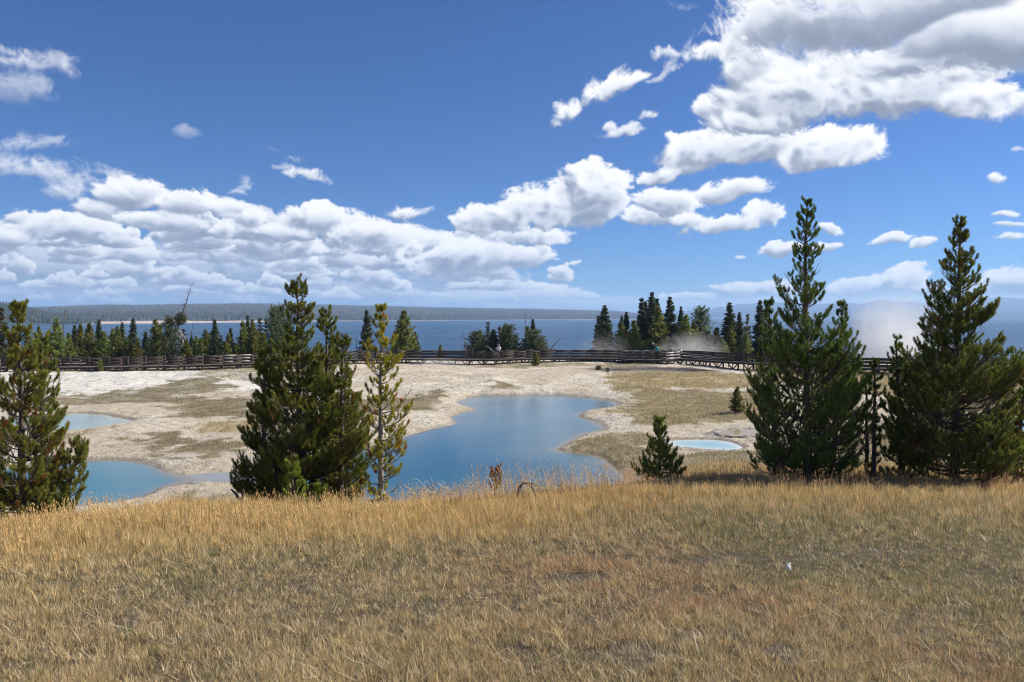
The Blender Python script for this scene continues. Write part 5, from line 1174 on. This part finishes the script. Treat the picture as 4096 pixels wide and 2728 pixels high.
    ks = ['pelvis', 'waist', 'chest', 'neck0', 'shl', 'ell', 'wrl', 'shr', 'elr', 'wrr']; j, e = sub(ks); skinned('shirt', j, e, {k: g(k, 1.08, .014) for k in ks}, shirt, root)
    ks = ['pelvis', 'hpl', 'knl', 'anl', 'hpr', 'knr', 'anr']; j, e = sub(ks); skinned('trousers', j, e, {k: g(k, 1.06, .012) for k in ks}, trousers, root)
    for n in 'lr':
        ks = ['an' + n, 'to' + n]; j, e = sub(ks); skinned('shoe', j, e, {k: g(k, 1.0, .012) for k in ks}, DARKC, root)
    hd = J['head']; c = J['crown']
    skinned('hair', {'a': (hd[0], hd[1] - .03 * s, hd[2] + .02), 'b': (c[0], c[1] - .02 * s, c[2] + .01)}, [('a', 'b')], {'a': (.085 * s, .08 * s), 'b': (.075 * s, .08 * s)}, hair, root)
    if hat is not None:
        h = link('hat', None, root); h.location = (c[0], c[1], c[2] + .015)
        bpy_me = bpy.data.meshes.new('hat_crown'); bm = bmesh.new(); bmesh.ops.create_uvsphere(bm, u_segments=16, v_segments=10, radius=.112 * s)
        for v in bm.verts: v.co.z = max(v.co.z, -.02) * .95
        bm.to_mesh(bpy_me); bm.free(); bpy_me.materials.append(hat); bpy.data.objects.remove(h)
        h = link('hat', bpy_me, root, loc=(c[0], c[1], c[2] - .005))
        mb = bpy.data.meshes.new('brim'); bm = bmesh.new(); bmesh.ops.create_circle(bm, cap_ends=True, segments=16, radius=.10 * s)
        for v in bm.verts: v.co.y = v.co.y * .95 + (.10 * s if v.co.y > 0 else 0); v.co.z -= .03 * (v.co.y > .05)
        bmesh.ops.solidify(bm, geom=bm.faces[:], thickness=.008); bm.to_mesh(mb); bm.free(); mb.materials.append(hat); link('brim', mb, h, loc=(0, 0, -.015))
    return root
DARKC = flat('dark_cloth', (.02, .02, .025)); NAVY = flat('navy_cloth', (.03, .045, .10)); WHITEC = flat('white_cloth', (.72, .71, .67)); TEAL = flat('teal_cloth', (.02, .42, .38)); JEAN = flat('blue_denim', (.06, .10, .19)); GREYC = flat('grey_cloth', (.22, .21, .20))
H_BR = flat('brown_hair', (.09, .05, .03)); H_BK = flat('black_hair', (.015, .012, .012)); BEIGEC = flat('beige_cloth', (.45, .38, .30)); CAPW = flat('white_cap', (.8, .8, .8)); CAPG = flat('khaki_cap', (.35, .29, .22))
def onwalk(px, back, z=DZ): 
    allF = np.concatenate([LF, RF]); a = px / 1.0
    pxs = 512 + 740 * allF[:, 0] / allF[:, 1]; d = np.interp(px, pxs, allF[:, 1]) + back
    return ((px - 512) / 740 * d, d, z)
MAN = onwalk(498.8, 1.0)
person(MAN, radians(155), 'person in white jacket and khaki cap standing on the boardwalk, hand on hip', WHITEC, JEAN, H_BR, CAPG, H=1.86, arms='hip', group=None)
b = link('bin_bag', None, loc=onwalk(491.5, 1.2), label='dark blue bag on the boardwalk beside the person in white', cat='bag')
me = bpy.data.meshes.new('bag_body'); bm = bmesh.new(); bmesh.ops.create_uvsphere(bm, u_segments=14, v_segments=10, radius=.3)
for v in bm.verts: v.co.x *= 1.2; v.co.y *= .6; v.co.z = max(v.co.z * 1.15, -.28) + .28 + .03 * sin(v.co.x * 17)
bm.to_mesh(me); bm.free(); me.materials.append(NAVY); link('bag_body', me, b, loc=(0, 0, .45)); me = MB(); me.bar((-.12, 0, .95), (-.10, 0, 1.12), .03, .03); me.bar((-.10, 0, 1.12), (.10, 0, 1.12), .03, .03); me.bar((.10, 0, 1.12), (.12, 0, .95), .03, .03); link('handle', me.build('handle', NAVY), b)
mb = MB(); [mb.bar((x, y, 0), (x, y, .5), .03, .03, up=(0, 1, 0)) for x in (-.25, .25) for y in (-.12, .12)]; mb.bar((-.3, 0, .48), (.3, 0, .48), .3, .04); link('stand', mb.build('stand', DARKC), b)
person(((657.2 - 512) / 740 * 93.4, 93.4, DZ), radians(8), 'person in a teal shirt seen from behind at the platform rail', TEAL, DARKC, H_BR, None, H=1.74, arms='front', group=None)
person(((653 - 512) / 740 * 94.6, 94.6, DZ), radians(-20), 'person in dark clothes and white cap standing behind the teal shirt', DARKC, GREYC, H_BK, CAPW, H=1.95, arms='down', group=None)
person(((672 - 512) / 740 * 95.0, 95.0, DZ), radians(40), 'person in a dark shirt and white cap sitting low behind the pale rail', DARKC, NAVY, H_BK, CAPW, H=1.74, seated=True, arms='front', group=None)
person(((681.2 - 512) / 740 * 95.2, 95.2, DZ), radians(60), 'person in a pale top and white hat sitting right of the dark shirted sitter', WHITEC, JEAN, H_BR, CAPW, H=1.78, seated=True, arms='front', group=None)
person(((679.4 - 512) / 740 * 95.9, 95.9, DZ), radians(20), 'person in teal striped shirt and white cap half hidden behind the pale topped sitter', TEAL, NAVY, H_BR, CAPW, H=1.66, seated=True, arms='down', group=None)
person(onwalk(1017, 1.0), radians(100), 'person in dark jacket with hair bun on the boardwalk at the right edge', DARKC, NAVY, H_BK, None, H=1.72, group=None)
# wheelchair-like wheels are seen under the sitters: they sit on low stools of the platform
for px, d in ((672, 95.0), (681.2, 95.2), (679.4, 95.9)):
    s_ = link('stool', None, loc=((px - 512) / 740 * d, d - .02, DZ), label='low dark stool under the %s sitter' % {672: 'dark shirted', 681.2: 'pale topped', 679.4: 'teal shirted'}[px], cat='stool')
    mb = MB(); mb.bar((-.2, 0, .38), (.2, 0, .38), .36, .04); link('seat', mb.build('seat', DARKC), s_)
    for x in (-.16, .16):
        for y in (-.13, .13): mb = MB(); mb.bar((x, y, 0), (x, y, .36), .03, .03, up=(0, 1, 0)); link('leg', mb.build('leg', DARKC), s_)
# ------------------------------------------------------------------ air and steam
def build_haze():
    m, nt, nd, lk = newmat('haze_air')
    v = N(nt, 'ShaderNodeVolumePrincipled'); v.inputs['Color'].default_value = (.46, .69, 1, 1); v.inputs['Density'].default_value = HAZE
    v.inputs['Anisotropy'].default_value = .1
    o = N(nt, 'ShaderNodeOutputMaterial'); lk.new(v.outputs[0], o.inputs['Volume'])
    b = MB(); zt, zb, s_ = 320, -60, 18000
    b.bar((0, -600, (zt + zb) / 2), (0, s_, (zt + zb) / 2), 2 * s_, zt - zb)
    link('haze', b.build('haze', m), kind='stuff', label='pale blue air between here and the mountains', cat='haze')
HAZE = 1.05e-4
build_haze()
def steam(px, py, dist, rx, ry, rz_, dens, label, seed=0):
    m, nt, nd, lk = newmat('steam_vapour')
    tc = N(nt, 'ShaderNodeTexCoord'); ln = N(nt, 'ShaderNodeVectorMath', operation='LENGTH'); lk.new(tc.outputs['Object'], ln.inputs[0])
    mp = N(nt, 'ShaderNodeMapping'); mp.inputs['Location'].default_value = (seed * 3.1, seed, 0); mp.inputs['Scale'].default_value = (1.5, 1.5, .9); lk.new(tc.outputs['Object'], mp.inputs[0])
    nz = N(nt, 'ShaderNodeTexNoise', i_Scale=2.3, i_Detail=5.0, i_Roughness=.6, i_Distortion=1.2); lk.new(mp.outputs[0], nz.inputs['Vector'])
    sp = N(nt, 'ShaderNodeSeparateXYZ'); lk.new(tc.outputs['Object'], sp.inputs[0])
    f = mathn(nt, 'SUBTRACT', mathn(nt, 'SUBTRACT', 1.0, ln.outputs['Value']), mathn(nt, 'MULTIPLY_ADD', nz.outputs[0], -2.6, 1.32))
    f = mathn(nt, 'MULTIPLY', mathn(nt, 'MAXIMUM', f, 0.0), mathn(nt, 'MULTIPLY_ADD', sp.outputs[2], -.45, .6, clamp=True))
    v = N(nt, 'ShaderNodeVolumePrincipled'); v.inputs['Color'].default_value = (1, 1, 1, 1); lk.new(mathn(nt, 'MULTIPLY', f, dens), v.inputs['Density'])
    o = N(nt, 'ShaderNodeOutputMaterial'); lk.new(v.outputs[0], o.inputs['Volume'])
    me = bpy.data.meshes.new('steam'); bm = bmesh.new(); bmesh.ops.create_icosphere(bm, subdivisions=3, radius=1.0); bm.to_mesh(me); bm.free(); me.materials.append(m)
    p = D(px, py, dist); link('steam', me, loc=p, scale=(rx, ry, rz_), label=label, cat='steam', kind='stuff')
steam(884, 345, 118, 9.0, 5, 9.5, .42, 'white steam plume rising over the lake between the two tall pines', 1)
steam(905, 330, 124, 9.0, 5, 9.0, .28, 'thin drifting veil of steam beside the plume', 4)
steam(692, 350, 99, 5.2, 1.8, 2.8, .6, 'low steam puff behind the boardwalk right of the platform', 2)
steam(602, 349, 100, 4.0, 1.5, 2.6, .25, 'faint steam at the foot of the leftmost tall spruce', 3)
steam(648, 371.5, 77, 5.0, 1.2, .55, .5, 'steam skimming over the dark vent', 5)
steam(440, 362.5, 88, 3.5, 1.2, .7, .5, 'faint vapour before the boardwalk left of the man', 6)
